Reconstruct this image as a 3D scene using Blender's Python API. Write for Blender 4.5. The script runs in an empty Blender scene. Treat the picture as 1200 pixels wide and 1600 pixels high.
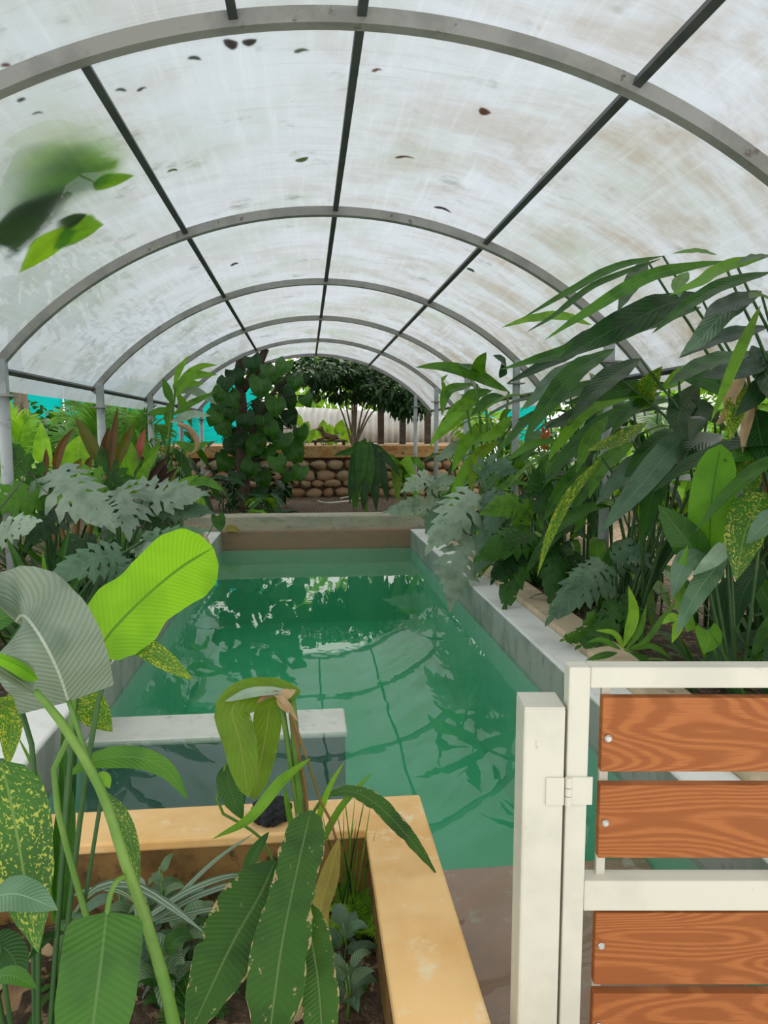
import bpy, bmesh, math, random
from mathutils import Vector, Matrix, noise
rnd = random.Random(11)
S = bpy.context.scene
C = S.collection
PI = math.pi
V = Vector

# ------------------------------------------------------------------ camera
F = 1150.0
CAM = V((0, 0, 1.25))
YAW, PITCH = math.radians(-6.05), math.radians(90 - 6.2)
cd = bpy.data.cameras.new('camera')
cam = bpy.data.objects.new('camera', cd)
C.objects.link(cam)
cam.location = CAM
cam.rotation_euler = (PITCH, 0, YAW)
cd.sensor_fit = 'VERTICAL'
cd.sensor_height = 24
cd.lens = 24 * F / 1600
cd.clip_start = 0.05
cd.clip_end = 200
S.camera = cam
ROT = cam.rotation_euler.to_matrix()
FWD = V((-math.sin(YAW), math.cos(YAW), 0))
RGT = V((math.cos(YAW), math.sin(YAW), 0))

# ------------------------------------------------------------------ world, sun, exposure
w = bpy.data.worlds.new('overcast_sky')
S.world = w
w.use_nodes = True
bg = w.node_tree.nodes['Background']
bg.inputs['Color'].default_value = (1.0, 0.985, 0.95, 1)
bg.inputs['Strength'].default_value = 1.5
sd = bpy.data.lights.new('sun', 'SUN')
sd.energy = 1.6
sd.angle = math.radians(25)
sd.color = (1, 0.95, 0.86)
so = bpy.data.objects.new('sun', sd)
C.objects.link(so)
so.rotation_euler = (math.radians(-28), math.radians(22), 0)
S.view_settings.view_transform = 'Standard'
S.view_settings.look = 'None'
S.view_settings.gamma = 1
S.view_settings.use_curve_mapping = False
S.view_settings.exposure = 0.12
S.cycles.max_bounces = 8
S.cycles.diffuse_bounces = 4
S.cycles.glossy_bounces = 3
S.cycles.transmission_bounces = 6
S.cycles.transparent_max_bounces = 10
S.cycles.caustics_reflective = False
S.cycles.caustics_refractive = False
S.cycles.sample_clamp_indirect = 4.0

# ------------------------------------------------------------------ helpers: rays
def ray(px, py):
    return ROT @ V(((px - 600) / F, -(py - 800) / F, -1))
def at(px, py, Y):
    d = ray(px, py)
    return CAM + d * (Y / d.y)
def atz(px, py, z):
    d = ray(px, py)
    return CAM + d * ((z - CAM.z) / d.z)
def atn(px, py, n):
    d = ray(px, py)
    return CAM + d * (n / d.dot(FWD))
ACX, ACZ, AR = 0.21, -0.13, 2.84        # arch circle
def under(p, r=2.70):
    """True where p is under the vault"""
    dx = abs(p.x - ACX)
    if dx > 2.25: return p.z < 1.52
    return p.z < ACZ + math.sqrt(r * r - dx * dx)
def atin(px, py, Y, tries=60):
    """point seen at px,py, brought nearer until it lies under the vault"""
    for _ in range(tries):
        p = at(px, py, Y)
        if under(p): return p
        Y *= .98
    return p
def roofpt(px, py, r=AR + 0.02):
    d = ray(px, py)
    a = d.x ** 2 + d.z ** 2
    ox, oz = CAM.x - ACX, CAM.z - ACZ
    b = ox * d.x + oz * d.z
    c = ox * ox + oz * oz - r * r
    t = (-b + math.sqrt(b * b - a * c)) / a
    return CAM + d * t

# ------------------------------------------------------------------ helpers: objects
ORG = {}
def org(o):
    return ORG.get(o.name, V((0, 0, 0))) if o else V((0, 0, 0))
def thing(name, label, cat, loc=(0, 0, 0), group=None):
    o = bpy.data.objects.new(name, None)
    C.objects.link(o)
    o.location = loc
    o.empty_display_size = 0.1
    o['label'] = label
    o['category'] = cat
    if group: o['group'] = group
    ORG[o.name] = V(loc)
    return o
def tag(o, label, cat, group=None):
    o['label'] = label
    o['category'] = cat
    if group: o['group'] = group
    return o
def struct(o, label=None):
    o['kind'] = 'structure'
    if label: o['label'] = label
    return o

class MB:
    def __init__(s):
        s.v, s.f, s.uv, s.t = [], [], [], []
    def vert(s, p, uv=(0, 0), t=0.5):
        s.v.append(V(p)); s.uv.append(uv); s.t.append(t)
        return len(s.v) - 1
    def quad(s, *ids):
        s.f.append(ids)
    def box(s, lo, hi, ax=None, t=0.5):
        """axis box, or in frame ax=(origin, x, y, z)"""
        ids = []
        for x in (lo[0], hi[0]):
            for y in (lo[1], hi[1]):
                for z in (lo[2], hi[2]):
                    p = V((x, y, z)) if ax is None else ax[0] + ax[1] * x + ax[2] * y + ax[3] * z
                    ids.append(s.vert(p, (x, z), t))
        a = ids
        for q in ((0, 1, 3, 2), (4, 6, 7, 5), (0, 4, 5, 1), (2, 3, 7, 6), (0, 2, 6, 4), (1, 5, 7, 3)):
            s.f.append(tuple(a[i] for i in q))
    def tube(s, pts, r, n=7, t=0.5, cap=True):
        pts = [V(p) for p in pts]
        m = len(pts)
        rr = r if isinstance(r, (list, tuple)) else [r] * m
        prev = None
        rings = []
        for i, p in enumerate(pts):
            T = (pts[min(i + 1, m - 1)] - pts[max(i - 1, 0)])
            if T.length < 1e-9: T = V((0, 0, 1))
            T.normalize()
            if prev is None:
                h = V((0, 0, 1)) if abs(T.z) < 0.9 else V((1, 0, 0))
                A = T.cross(h).normalized()
            else:
                A = (prev - T * prev.dot(T))
                A = A.normalized() if A.length > 1e-6 else T.orthogonal().normalized()
            prev = A
            B = T.cross(A)
            rings.append([s.vert(p + (A * math.cos(2 * PI * k / n) + B * math.sin(2 * PI * k / n)) * rr[i],
                                 (k / n, i / max(1, m - 1)), t) for k in range(n)])
        for i in range(m - 1):
            for k in range(n):
                s.f.append((rings[i][k], rings[i][(k + 1) % n], rings[i + 1][(k + 1) % n], rings[i + 1][k]))
        if cap:
            s.f.append(tuple(reversed(rings[0]))); s.f.append(tuple(rings[-1]))
    def blob(s, c, r, sub=2, amp=0.12, fr=3.0, t=0.5, squash=(1, 1, 1)):
        bm = bmesh.new()
        bmesh.ops.create_icosphere(bm, subdivisions=sub, radius=1)
        off = V((rnd.random() * 50, rnd.random() * 50, rnd.random() * 50))
        b = len(s.v)
        for v in bm.verts:
            k = 1 + amp * noise.noise(v.co * fr * 0.5 + off) * 2
            s.vert(V(c) + V((v.co.x * squash[0], v.co.y * squash[1], v.co.z * squash[2])) * r * k, (v.co.x, v.co.z), t)
        for f in bm.faces:
            s.f.append(tuple(b + v.index for v in f.verts))
        bm.free()
    def build(s, name, mat, parent=None, smooth=False, bevel=0):
        me = bpy.data.meshes.new(name)
        o0 = org(parent)
        me.from_pydata([tuple(p - o0) for p in s.v], [], s.f)
        uvl = me.uv_layers.new(name='UVMap')
        flat = []
        for l in me.loops:
            flat.extend(s.uv[l.vertex_index])
        uvl.data.foreach_set('uv', flat)
        at_ = me.attributes.new('tint', 'FLOAT', 'POINT')
        at_.data.foreach_set('value', s.t)
        if smooth:
            me.polygons.foreach_set('use_smooth', [True] * len(me.polygons))
        me.materials.append(mat)
        me.update()
        o = bpy.data.objects.new(name, me)
        C.objects.link(o)
        if parent:
            o.parent = parent
            ORG[o.name] = o0
        if bevel:
            m = o.modifiers.new('bevel', 'BEVEL')
            m.width = bevel; m.segments = 2; m.limit_method = 'ANGLE'
        return o

# ------------------------------------------------------------------ materials
def newmat(name):
    m = bpy.data.materials.new(name)
    m.use_nodes = True
    nt = m.node_tree
    for n in list(nt.nodes): nt.nodes.remove(n)
    out = nt.nodes.new('ShaderNodeOutputMaterial')
    return m, nt, out
class N:
    """tiny node helper"""
    def __init__(s, nt): s.nt = nt
    def n(s, typ, **kw):
        x = s.nt.nodes.new(typ)
        for k, v in kw.items():
            if k.startswith('_'): setattr(x, k[1:], v)
            else: s.set(x.inputs[int(k[1:])] if k[0] == 'i' and k[1:].isdigit() else x.inputs[k], v)
        return x
    def set(s, sock, v):
        if hasattr(v, 'is_output') or isinstance(v, bpy.types.NodeSocket): s.nt.links.new(v, sock)
        else:
            if isinstance(v, (tuple, list)) and len(v) == 3 and sock.type == 'RGBA': v = (*v, 1)
            sock.default_value = v
    def math(s, op, a, b=0.0, c=None):
        x = s.n('ShaderNodeMath', _operation=op); s.set(x.inputs[0], a); s.set(x.inputs[1], b)
        if c is not None: s.set(x.inputs[2], c)
        return x.outputs[0]
    def mix(s, fac, a, b, typ='MIX'):
        x = s.n('ShaderNodeMix', _data_type='RGBA', _blend_type=typ)
        s.set(x.inputs[0], fac); s.set(x.inputs[6], a); s.set(x.inputs[7], b)
        return x.outputs[2]
    def ramp(s, v, lo, hi):
        x = s.n('ShaderNodeMapRange', _interpolation_type='SMOOTHSTEP'); s.set(x.inputs[0], v); s.set(x.inputs[1], lo); s.set(x.inputs[2], hi)
        return x.outputs[0]
    def noise(s, vec, scale, detail=3, rough=0.55, dist=0):
        x = s.n('ShaderNodeTexNoise'); s.set(x.inputs['Vector'], vec)
        x.inputs['Scale'].default_value = scale; x.inputs['Detail'].default_value = detail
        x.inputs['Roughness'].default_value = rough; x.inputs['Distortion'].default_value = dist
        return x.outputs[0]
    def mapping(s, vec, sc=(1, 1, 1), loc=(0, 0, 0), rot=(0, 0, 0)):
        x = s.n('ShaderNodeMapping'); s.set(x.inputs[0], vec); x.inputs[1].default_value = loc; x.inputs[2].default_value = rot; x.inputs[3].default_value = sc
        return x.outputs[0]
    def obj(s): return s.n('ShaderNodeTexCoord').outputs['Object']
    def pos(s): return s.n('ShaderNodeNewGeometry').outputs['Position']
    def bump(s, h, strength=0.3, dist=0.01):
        x = s.n('ShaderNodeBump'); s.set(x.inputs['Height'], h); x.inputs['Strength'].default_value = strength; x.inputs['Distance'].default_value = dist
        return x.outputs[0]
    def principled(s, col, rough=0.5, metal=0.0, spec=0.5, normal=None):
        x = s.n('ShaderNodeBsdfPrincipled'); s.set(x.inputs['Base Color'], col); s.set(x.inputs['Roughness'], rough)
        s.set(x.inputs['Metallic'], metal); s.set(x.inputs['Specular IOR Level'], spec)
        if normal is not None: s.set(x.inputs['Normal'], normal)
        return x.outputs[0]

def srgb(r, g, b):
    f = lambda c: (c / 255 / 12.92) if c / 255 <= 0.04045 else ((c / 255 + 0.055) / 1.055) ** 2.4
    return (f(r), f(g), f(b))

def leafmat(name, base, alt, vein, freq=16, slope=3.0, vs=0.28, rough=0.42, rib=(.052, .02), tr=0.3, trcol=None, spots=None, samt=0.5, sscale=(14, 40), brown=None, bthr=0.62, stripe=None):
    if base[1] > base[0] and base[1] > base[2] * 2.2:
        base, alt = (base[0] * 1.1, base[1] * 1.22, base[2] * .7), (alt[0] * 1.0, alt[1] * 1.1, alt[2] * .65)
    m, nt, out = newmat(name)
    k = N(nt)
    uv = k.n('ShaderNodeUVMap', _uv_map='UVMap').outputs[0]
    sx = k.n('ShaderNodeSeparateXYZ'); k.set(sx.inputs[0], uv)
    u, v = sx.outputs[0], sx.outputs[1]
    au = k.math('MULTIPLY', k.math('ABSOLUTE', k.math('SUBTRACT', u, 0.5)), 2.0)
    ph = k.math('SUBTRACT', k.math('MULTIPLY', v, freq), k.math('MULTIPLY', au, slope))
    wv = k.math('MULTIPLY_ADD', k.math('SINE', k.math('MULTIPLY', ph, 2 * PI)), 0.5, 0.5)
    tint = k.n('ShaderNodeAttribute', _attribute_name='tint').outputs['Fac']
    nz = k.noise(k.pos(), 9.0, 2)
    col = k.mix(k.math('MULTIPLY', wv, vs), base, alt)
    col = k.mix(k.ramp(nz, 0.42, 0.72), col, alt)
    if stripe:
        col = k.mix(k.ramp(k.math('ABSOLUTE', k.math('SUBTRACT', au, 0.45)), 0.2, 0.1), col, stripe)
    if spots:
        uvn = k.noise(k.mapping(uv, (sscale[0], sscale[1], 1), rot=(0, 0, 0.0)), 1.0, 2, 0.6, 0.6)
        uvb = k.noise(k.mapping(uv, (2.2, 2.6, 1)), 1.0, 1)
        th = k.math('SUBTRACT', 0.78 - 0.26 * samt, k.math('MULTIPLY', k.math('SUBTRACT', uvb, 0.5), 0.35))
        d = k.math('SUBTRACT', uvn, th)
        col = k.mix(k.ramp(d, 0.0, 0.05), col, spots)
    if brown:
        bn = k.noise(k.mapping(uv, (5, 14, 1)), 1.0, 3, 0.65, 0.3)
        e = k.math('ADD', bn, k.math('MULTIPLY', k.math('POWER', au, 6.0), 0.16))
        col = k.mix(k.ramp(e, bthr, bthr + 0.05), col, brown)
    col = k.mix(k.ramp(au, rib[0], rib[1]), col, vein)
    hs = k.n('ShaderNodeHueSaturation')
    k.set(hs.inputs['Color'], col)
    k.set(hs.inputs['Hue'], k.math('MULTIPLY_ADD', tint, -0.035, 0.5175))
    k.set(hs.inputs['Value'], k.math('MULTIPLY_ADD', tint, 0.9, 0.55))
    col = hs.outputs[0]
    nrm = k.bump(k.math('ADD', wv, k.math('MULTIPLY', k.ramp(au, 0.0, 0.09), 1.5)), 0.25, 0.004)
    p = k.principled(col, rough, 0, 0.4, nrm)
    t = k.n('ShaderNodeBsdfTranslucent')
    tc = k.mix(1.0, col, trcol or (1.5, 1.25, 0.5), 'MULTIPLY')
    k.set(t.inputs[0], tc)
    mx = k.n('ShaderNodeMixShader'); mx.inputs[0].default_value = tr
    nt.links.new(p, mx.inputs[1]); nt.links.new(t.outputs[0], mx.inputs[2]); nt.links.new(mx.outputs[0], out.inputs[0])
    return m

def surf(name, c1, c2, scale=3.0, c3=None, s3=12.0, th=(0.45, 0.65), th3=(0.55, 0.7), rough=0.7, bump=0.2, bscale=40, metal=0.0, stretch=(1, 1, 1), bdist=0.004):
    m, nt, out = newmat(name)
    k = N(nt)
    P = k.mapping(k.pos(), stretch)
    col = k.mix(k.ramp(k.noise(P, scale, 5, 0.6), th[0], th[1]), c1, c2)
    if c3: col = k.mix(k.ramp(k.noise(P, s3, 4, 0.65), th3[0], th3[1]), col, c3)
    b = k.bump(k.noise(P, bscale, 3), bump, bdist)
    nt.links.new(k.principled(col, rough, metal, 0.4, b), out.inputs[0])
    return m

M = {}
M['green'] = leafmat('deep_green_leaf', (0.042, 0.135, 0.020), (0.022, 0.085, 0.014), (0.09, 0.20, 0.05), rough=.36)  # base darkened a little, some shade put into the green
M['mid'] = leafmat('mid_green_leaf', (0.105, 0.25, 0.03), (0.06, 0.17, 0.022), (0.16, 0.32, 0.09))
M['light'] = leafmat('light_green_leaf', (0.22, 0.42, 0.05), (0.14, 0.31, 0.03), (0.28, 0.48, 0.12), tr=0.4)
M['lime'] = leafmat('lit_lime_leaf', (0.25, 0.50, 0.012), (0.19, 0.42, 0.01), (0.11, 0.28, 0.012), freq=30, slope=5, vs=0.38, tr=0.4, rough=0.45, trcol=(1.3, 1.2, 0.5))
M['dark'] = leafmat('dark_green_leaf', (0.013, 0.058, 0.014), (0.008, 0.036, 0.010), (0.04, 0.11, 0.03), tr=0.2, rough=.36)  # base darkened to carry the shade among the leaves
M['silver'] = leafmat('silver_green_leaf', (0.37, 0.48, 0.38), (0.20, 0.31, 0.21), (0.26, 0.36, 0.27), rough=0.33, tr=0.2, freq=22, slope=4)
M['blue'] = leafmat('bluish_green_leaf', (0.13, 0.24, 0.145), (0.075, 0.165, 0.09), (0.18, 0.30, 0.19), rough=0.33, tr=0.2)
M['grey'] = leafmat('grey_green_leaf_back', (0.23, 0.29, 0.215), (0.09, 0.15, 0.10), (0.42, 0.48, 0.38), freq=34, slope=6, vs=0.4, rough=0.4, tr=0.15, rib=(.035, .015))
M['spot'] = leafmat('yellow_spotted_leaf', (0.05, 0.15, 0.025), (0.035, 0.11, 0.02), (0.16, 0.28, 0.06), spots=(0.42, 0.47, 0.07), samt=0.85, sscale=(16, 38))
M['spoty'] = leafmat('heavily_spotted_leaf', (0.09, 0.22, 0.03), (0.06, 0.16, 0.025), (0.2, 0.34, 0.06), spots=(0.52, 0.58, 0.05), samt=0.95, sscale=(14, 30), tr=0.4)
M['olive'] = leafmat('olive_hanging_leaf', (0.17, 0.28, 0.025), (0.12, 0.21, 0.02), (0.30, 0.36, 0.07), freq=10, tr=0.45, brown=(0.50, 0.42, 0.16), bthr=0.74)
M['torn'] = leafmat('tattered_green_leaf', (0.05, 0.135, 0.028), (0.03, 0.09, 0.022), (0.16, 0.27, 0.09), freq=34, vs=.16, brown=(0.56, 0.43, 0.22), bthr=0.645)
M['red'] = leafmat('bronze_red_leaf', (0.14, 0.075, 0.02), (0.085, 0.075, 0.02), (0.3, 0.10, 0.06), trcol=(1.6, 0.9, 0.5), freq=8, vs=0.4)
M['redgreen'] = leafmat('bronze_green_leaf', (0.13, 0.15, 0.025), (0.16, 0.085, 0.02), (0.22, 0.2, 0.05), trcol=(1.5, 1.0, 0.4), freq=8)
M['pink'] = leafmat('pink_young_leaf', (0.42, 0.13, 0.10), (0.34, 0.10, 0.06), (0.5, 0.2, 0.15), trcol=(1.5, 0.9, 0.7))
M['burg'] = leafmat('burgundy_leaf', (0.055, 0.022, 0.022), (0.035, 0.03, 0.018), (0.10, 0.03, 0.03), trcol=(1.5, 0.8, 0.6))
M['stripe'] = leafmat('white_striped_strap_leaf', (0.10, 0.19, 0.12), (0.07, 0.15, 0.09), (0.30, 0.38, 0.30), stripe=(0.36, 0.44, 0.36), freq=2, vs=0.1)
M['varieg'] = leafmat('pale_variegated_leaf', (0.24, 0.34, 0.22), (0.07, 0.16, 0.06), (0.12, 0.24, 0.10), freq=8, slope=2.5, vs=0.95, tr=.25)
M['dry'] = leafmat('dry_brown_leaf', (0.36, 0.22, 0.12), (0.24, 0.13, 0.07), (0.46, 0.3, 0.18), trcol=(1.3, 1, 0.6), freq=10, rough=0.7)
M['tan'] = leafmat('dry_tan_leaf', (0.55, 0.41, 0.24), (0.42, 0.29, 0.15), (0.6, 0.46, 0.3), trcol=(1.2, 1, 0.7), freq=10, rough=0.7)
M['yellow'] = leafmat('yellow_dying_leaf', (0.42, 0.36, 0.08), (0.32, 0.27, 0.06), (0.5, 0.45, 0.15), trcol=(1.2, 1, 0.5), freq=12, rough=0.6)
M['stem'] = surf('green_stem', (0.10, 0.22, 0.03), (0.16, 0.28, 0.05), 6, rough=0.45, bump=0.05)
M['stemd'] = surf('dark_green_stem', (0.03, 0.09, 0.02), (0.05, 0.13, 0.03), 6, rough=0.45, bump=0.05)
M['stemb'] = surf('brown_dry_stem', (0.22, 0.13, 0.05), (0.14, 0.13, 0.03), 5, rough=0.7)
M['bark'] = surf('brown_bark', (0.11, 0.075, 0.05), (0.055, 0.04, 0.03), 6, (0.17, 0.14, 0.11), 14, rough=0.9, bump=0.8, bscale=25, stretch=(1, 1, 0.35), bdist=0.02)
M['barkl'] = surf('pale_grey_bark', (0.30, 0.24, 0.18), (0.2, 0.15, 0.11), 5, (0.12, 0.09, 0.07), 14, rough=0.9, bump=0.6, bscale=25, stretch=(1, 1, 0.3), bdist=0.02)

M['roofgreen'] = leafmat('backlit_roof_leaf', (0.16, 0.34, 0.01), (0.12, 0.28, 0.01), (0.10, 0.22, 0.02), vs=.1, tr=0.75, trcol=(2.0, 1.6, 0.4), freq=6)

# ------------------------------------------------------------------ leaf geometry
PROF = {
    'banana': [(0, .06), (.05, .45), (.14, .85), (.3, 1), (.6, .98), (.8, .84), (.92, .55), (.98, .25), (1, .02)],
    'lance': [(0, .05), (.1, .5), (.3, .95), (.45, 1), (.65, .85), (.82, .52), (.93, .22), (1, 0)],
    'ovate': [(0, .08), (.06, .6), (.18, .95), (.35, 1), (.6, .84), (.8, .5), (.93, .18), (1, 0)],
    'strap': [(0, .75), (.2, 1), (.6, .9), (.8, .62), (.93, .28), (1, 0)],
    'blunt': [(0, .12), (.04, .55), (.12, .8), (.27, .92), (.40, .80), (.52, .88), (.72, 1), (.86, .9), (.95, .58), (1, .06)],
    'heart': [(0, .62), (.1, .88), (.3, 1), (.5, .9), (.72, .6), (.9, .22), (1, 0)],
    'shoulder': [(0, .12), (.015, .5), (.05, .85), (.12, 1), (.35, 1.02), (.7, 1), (1, .85)],
    'cut': [(0, .9), (.3, 1), (.7, 1), (1, .85)],
}
def prof(tab, t):
    for (a, x), (b, y) in zip(tab, tab[1:]):
        if t <= b:
            s = (t - a) / max(1e-6, b - a)
            return x + (y - x) * (s * s * (3 - 2 * s) * 0.5 + s * 0.5)
    return tab[-1][1]
def resample(pts, n):
    """Catmull-Rom through pts, n+1 points, roughly even in parameter by length"""
    P = [V(p) for p in pts]
    if len(P) == 2: return [P[0].lerp(P[1], i / n) for i in range(n + 1)]
    E = [P[0] * 2 - P[1]] + P + [P[-1] * 2 - P[-2]]
    dense = []
    for i in range(1, len(E) - 2):
        a, b, c, d = E[i - 1:i + 3]
        for j in range(12):
            t = j / 12
            dense.append(0.5 * ((2 * b) + (c - a) * t + (2 * a - 5 * b + 4 * c - d) * t * t + (3 * b - a - 3 * c + d) * t ** 3))
    dense.append(P[-1])
    L = [0]
    for a, b in zip(dense, dense[1:]): L.append(L[-1] + (b - a).length)
    out, j = [], 0
    for i in range(n + 1):
        s = L[-1] * i / n
        while j < len(L) - 2 and L[j + 1] < s: j += 1
        q = (s - L[j]) / max(1e-9, L[j + 1] - L[j])
        out.append(dense[j].lerp(dense[j + 1], min(1, max(0, q))))
    return out
def leaf(mb, pts, hw, nrm=None, shape='lance', fold=0.18, wave=0.0, wn=3, seg=14, half=3, droop=0.0, rag=0.0, tint=None, twist=0.0):
    """a leaf blade along the midrib pts; hw half width; nrm: side the upper face looks to"""
    n = seg
    mid = resample(pts, n)
    tab = PROF[shape]
    t0 = rnd.uniform(0.3, 0.72) if tint is None else tint
    ph = rnd.random() * 6.28
    if nrm is None: nrm = V((0, 0, 1))
    nrm = V(nrm)
    rows = []
    Lw = sum((a - b).length for a, b in zip(mid, mid[1:]))
    for i in range(n + 1):
        t = i / n
        T = (mid[min(i + 1, n)] - mid[max(i - 1, 0)]).normalized()
        sd_ = T.cross(nrm)
        if sd_.length < 0.15: sd_ = T.cross(nrm + V((0.3, -0.6, 0.5)))
        sd_.normalize()
        if twist: sd_ = Matrix.Rotation(twist * t, 3, T) @ sd_
        nn = sd_.cross(T)
        w_ = hw * prof(tab, t)
        row = []
        for j in range(-half, half + 1):
            u = j / half
            ww = w_
            if rag and abs(j) == half and 0.05 < t < 0.98:
                ww *= 1 - rag * max(0, noise.noise(V((t * 13 + ph, u * 3 + ph, 0))) * 1.6)
            h = fold * abs(u) * w_ - droop * u * u * w_ + wave * w_ * abs(u) * math.sin(t * wn * 6.28 + ph + (1.3 if u > 0 else 0))
            p = mid[i] + sd_ * (u * ww) + nn * h
            if shape == 'heart': p -= T * (abs(u) ** 1.5) * Lw * 0.26 * max(0, 1 - 2.2 * t)
            row.append(mb.vert(p, (0.5 + 0.5 * u, t), t0))
        rows.append(row)
    for i in range(n):
        for j in range(2 * half):
            mb.f.append((rows[i][j], rows[i][j + 1], rows[i + 1][j + 1], rows[i + 1][j]))
def arc(p0, d, L, drop, n=5, bend=2.0):
    """points of a stem or midrib leaving p0 along d, sagging by drop"""
    p0, d = V(p0), V(d).normalized()
    out = []
    for i in range(n):
        t = i / (n - 1)
        out.append(p0 + d * (L * t) - V((0, 0, drop * L * t ** bend)))
    return out
def tocam(p, up=0.3):
    return ((CAM - V(p)).normalized() + V((0, 0, up))).normalized()
def lobed(mb, pts, W, nrm, n=8, droop=0.35, tint=None, wid=0.62, seg=6):
    """deeply lobed leaf: midrib pts, half width W"""
    mid = resample(pts, 24)
    L = sum((a - b).length for a, b in zip(mid, mid[1:]))
    t0 = rnd.uniform(0.3, 0.72) if tint is None else tint
    n = max(5, n - 2)
    nrm = V(nrm)
    fr = []
    for i in range(25):
        T = (mid[min(i + 1, 24)] - mid[max(i - 1, 0)]).normalized()
        s_ = T.cross(nrm)
        if s_.length < .1: s_ = T.orthogonal()
        s_.normalize()
        fr.append((mid[i], s_, s_.cross(T), T))
    def pos(a, b):
        x = max(0.0, min(1.0, a)) * 24
        i = min(23, int(x)); q = x - i
        A, B = fr[i], fr[i + 1]
        m_ = A[0].lerp(B[0], q); s_ = A[1].lerp(B[1], q); nn = A[2].lerp(B[2], q); T = A[3]
        ex = a - max(0.0, min(1.0, a))
        return m_ + T * (ex * L) + s_ * b + nn * (0.12 * abs(b) - droop * b * b / max(W, 1e-3))
    # central blade
    row0 = None
    for i in range(17):
        a = i / 16
        hw = W * 0.20 * (1 - a * 0.75) * (1 if a < 0.97 else 0.4)
        row = [mb.vert(pos(a, s * hw), (0.5 + 0.12 * s, a), t0) for s in (-1, 0, 1)]
        if row0:
            for j in range(2): mb.f.append((row0[j], row0[j + 1], row[j + 1], row[j]))
        row0 = row
    for sgn in (-1, 1):
        for k in range(n):
            q = (k + 0.5) / n
            a0 = 0.02 + 0.90 * q
            ang = math.radians(118 - 92 * q + rnd.uniform(-6, 6))
            ll = W * (0.72 + 0.42 * math.sin(PI * min(1, q * 0.85 + 0.22))) * (1 - 0.45 * q ** 2.2) * rnd.uniform(0.88, 1.1)
            da, db = math.cos(ang) * ll / L, math.sin(ang) * ll
            bw = L * 0.90 / n * wid
            prev = None
            prf = [1.1, 0.78, 0.62, 1.15, 0.85, 0.42, 0.03]; skew = rnd.uniform(-.35, .35)
            for s in range(seg + 2):
                t = s / (seg + 1)
                wv = bw * prf[min(6, int(t * 6 + 0.01))]
                ca, cb = a0 + da * t + 0.05 * t * t * (1 if q > .3 else -0.6), sgn * db * t
                pa, pb = math.sin(ang) * wv / L, math.cos(ang) * wv
                row = [mb.vert(pos(ca + e * pa * (1 + skew * e * (1 if s % 2 else -1)), cb - e * sgn * pb), (0.5 + 0.5 * e, t), t0) for e in (-1, 0, 1)]
                if prev:
                    for j in range(2): mb.f.append((prev[j], prev[j + 1], row[j + 1], row[j]))
                prev = row
    # terminal lobe
    T = fr[24][3]
    leaf(mb, [mid[23], mid[24] + T * W * 0.25, mid[24] + T * W * 0.5 - V((0, 0, W * 0.1))], W * 0.14, nrm, 'lance', seg=4, half=1, tint=t0)
def frond(mb, pts, Wl, nrm, n=16, lw=0.012, sag=0.5, sb=None, shape='strap', ang=55, tint=None, r=0.006):
    mid = resample(pts, n + 2)
    t0 = rnd.uniform(.35, .7) if tint is None else tint
    if sb is not None: sb.tube(mid, [r * (1 - 0.7 * i / (n + 2)) for i in range(n + 3)], 5)
    for i in range(1, n + 2):
        t = i / (n + 2)
        T = (mid[i + 1] - mid[i - 1]).normalized()
        s_ = T.cross(V(nrm)).normalized()
        ll = Wl * (0.35 + 0.9 * math.sin(PI * (0.12 + 0.83 * t))) * rnd.uniform(.9, 1.08)
        for sg in (-1, 1):
            an = math.radians(ang - 25 * t + rnd.uniform(-5, 5))
            d = T * math.cos(an) + s_ * sg * math.sin(an) + V(nrm) * 0.12
            leaf(mb, arc(mid[i], d, ll, sag * rnd.uniform(.7, 1.3) * 0.5, 4), lw, V(nrm) + s_ * sg * .2, shape, fold=.25, seg=4, half=1, tint=t0 + rnd.uniform(-.08, .08))
def cloud(mb, c, rad, n, size, shape='ovate', bias=0.3, tint=(0.25, 0.75), fill=0.55):
    c = V(c)
    for _ in range(n):
        d = V((rnd.gauss(0, 1), rnd.gauss(0, 1), rnd.gauss(0, 1))).normalized()
        r = fill + (1 - fill) * rnd.random() ** 0.6
        lump = 1 + 0.28 * noise.noise(d * 2.3 + c)
        p = c + V((d.x * rad[0], d.y * rad[1], d.z * rad[2])) * r * lump
        q = (d + V((rnd.uniform(-1, 1), rnd.uniform(-1, 1), rnd.uniform(-1, .5)))).normalized()
        s = size * rnd.uniform(.6, 1.25)
        nn = (d + V((0, 0, 1)) + V((rnd.uniform(-.7, .7), rnd.uniform(-.7, .7), rnd.uniform(-.7, .7)))).normalized()
        leaf(mb, [p, p + q * s * .5, p + q * s - V((0, 0, s * bias))], s * 0.3, nn, shape, seg=3, half=1, fold=.2, tint=rnd.uniform(*tint))

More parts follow.
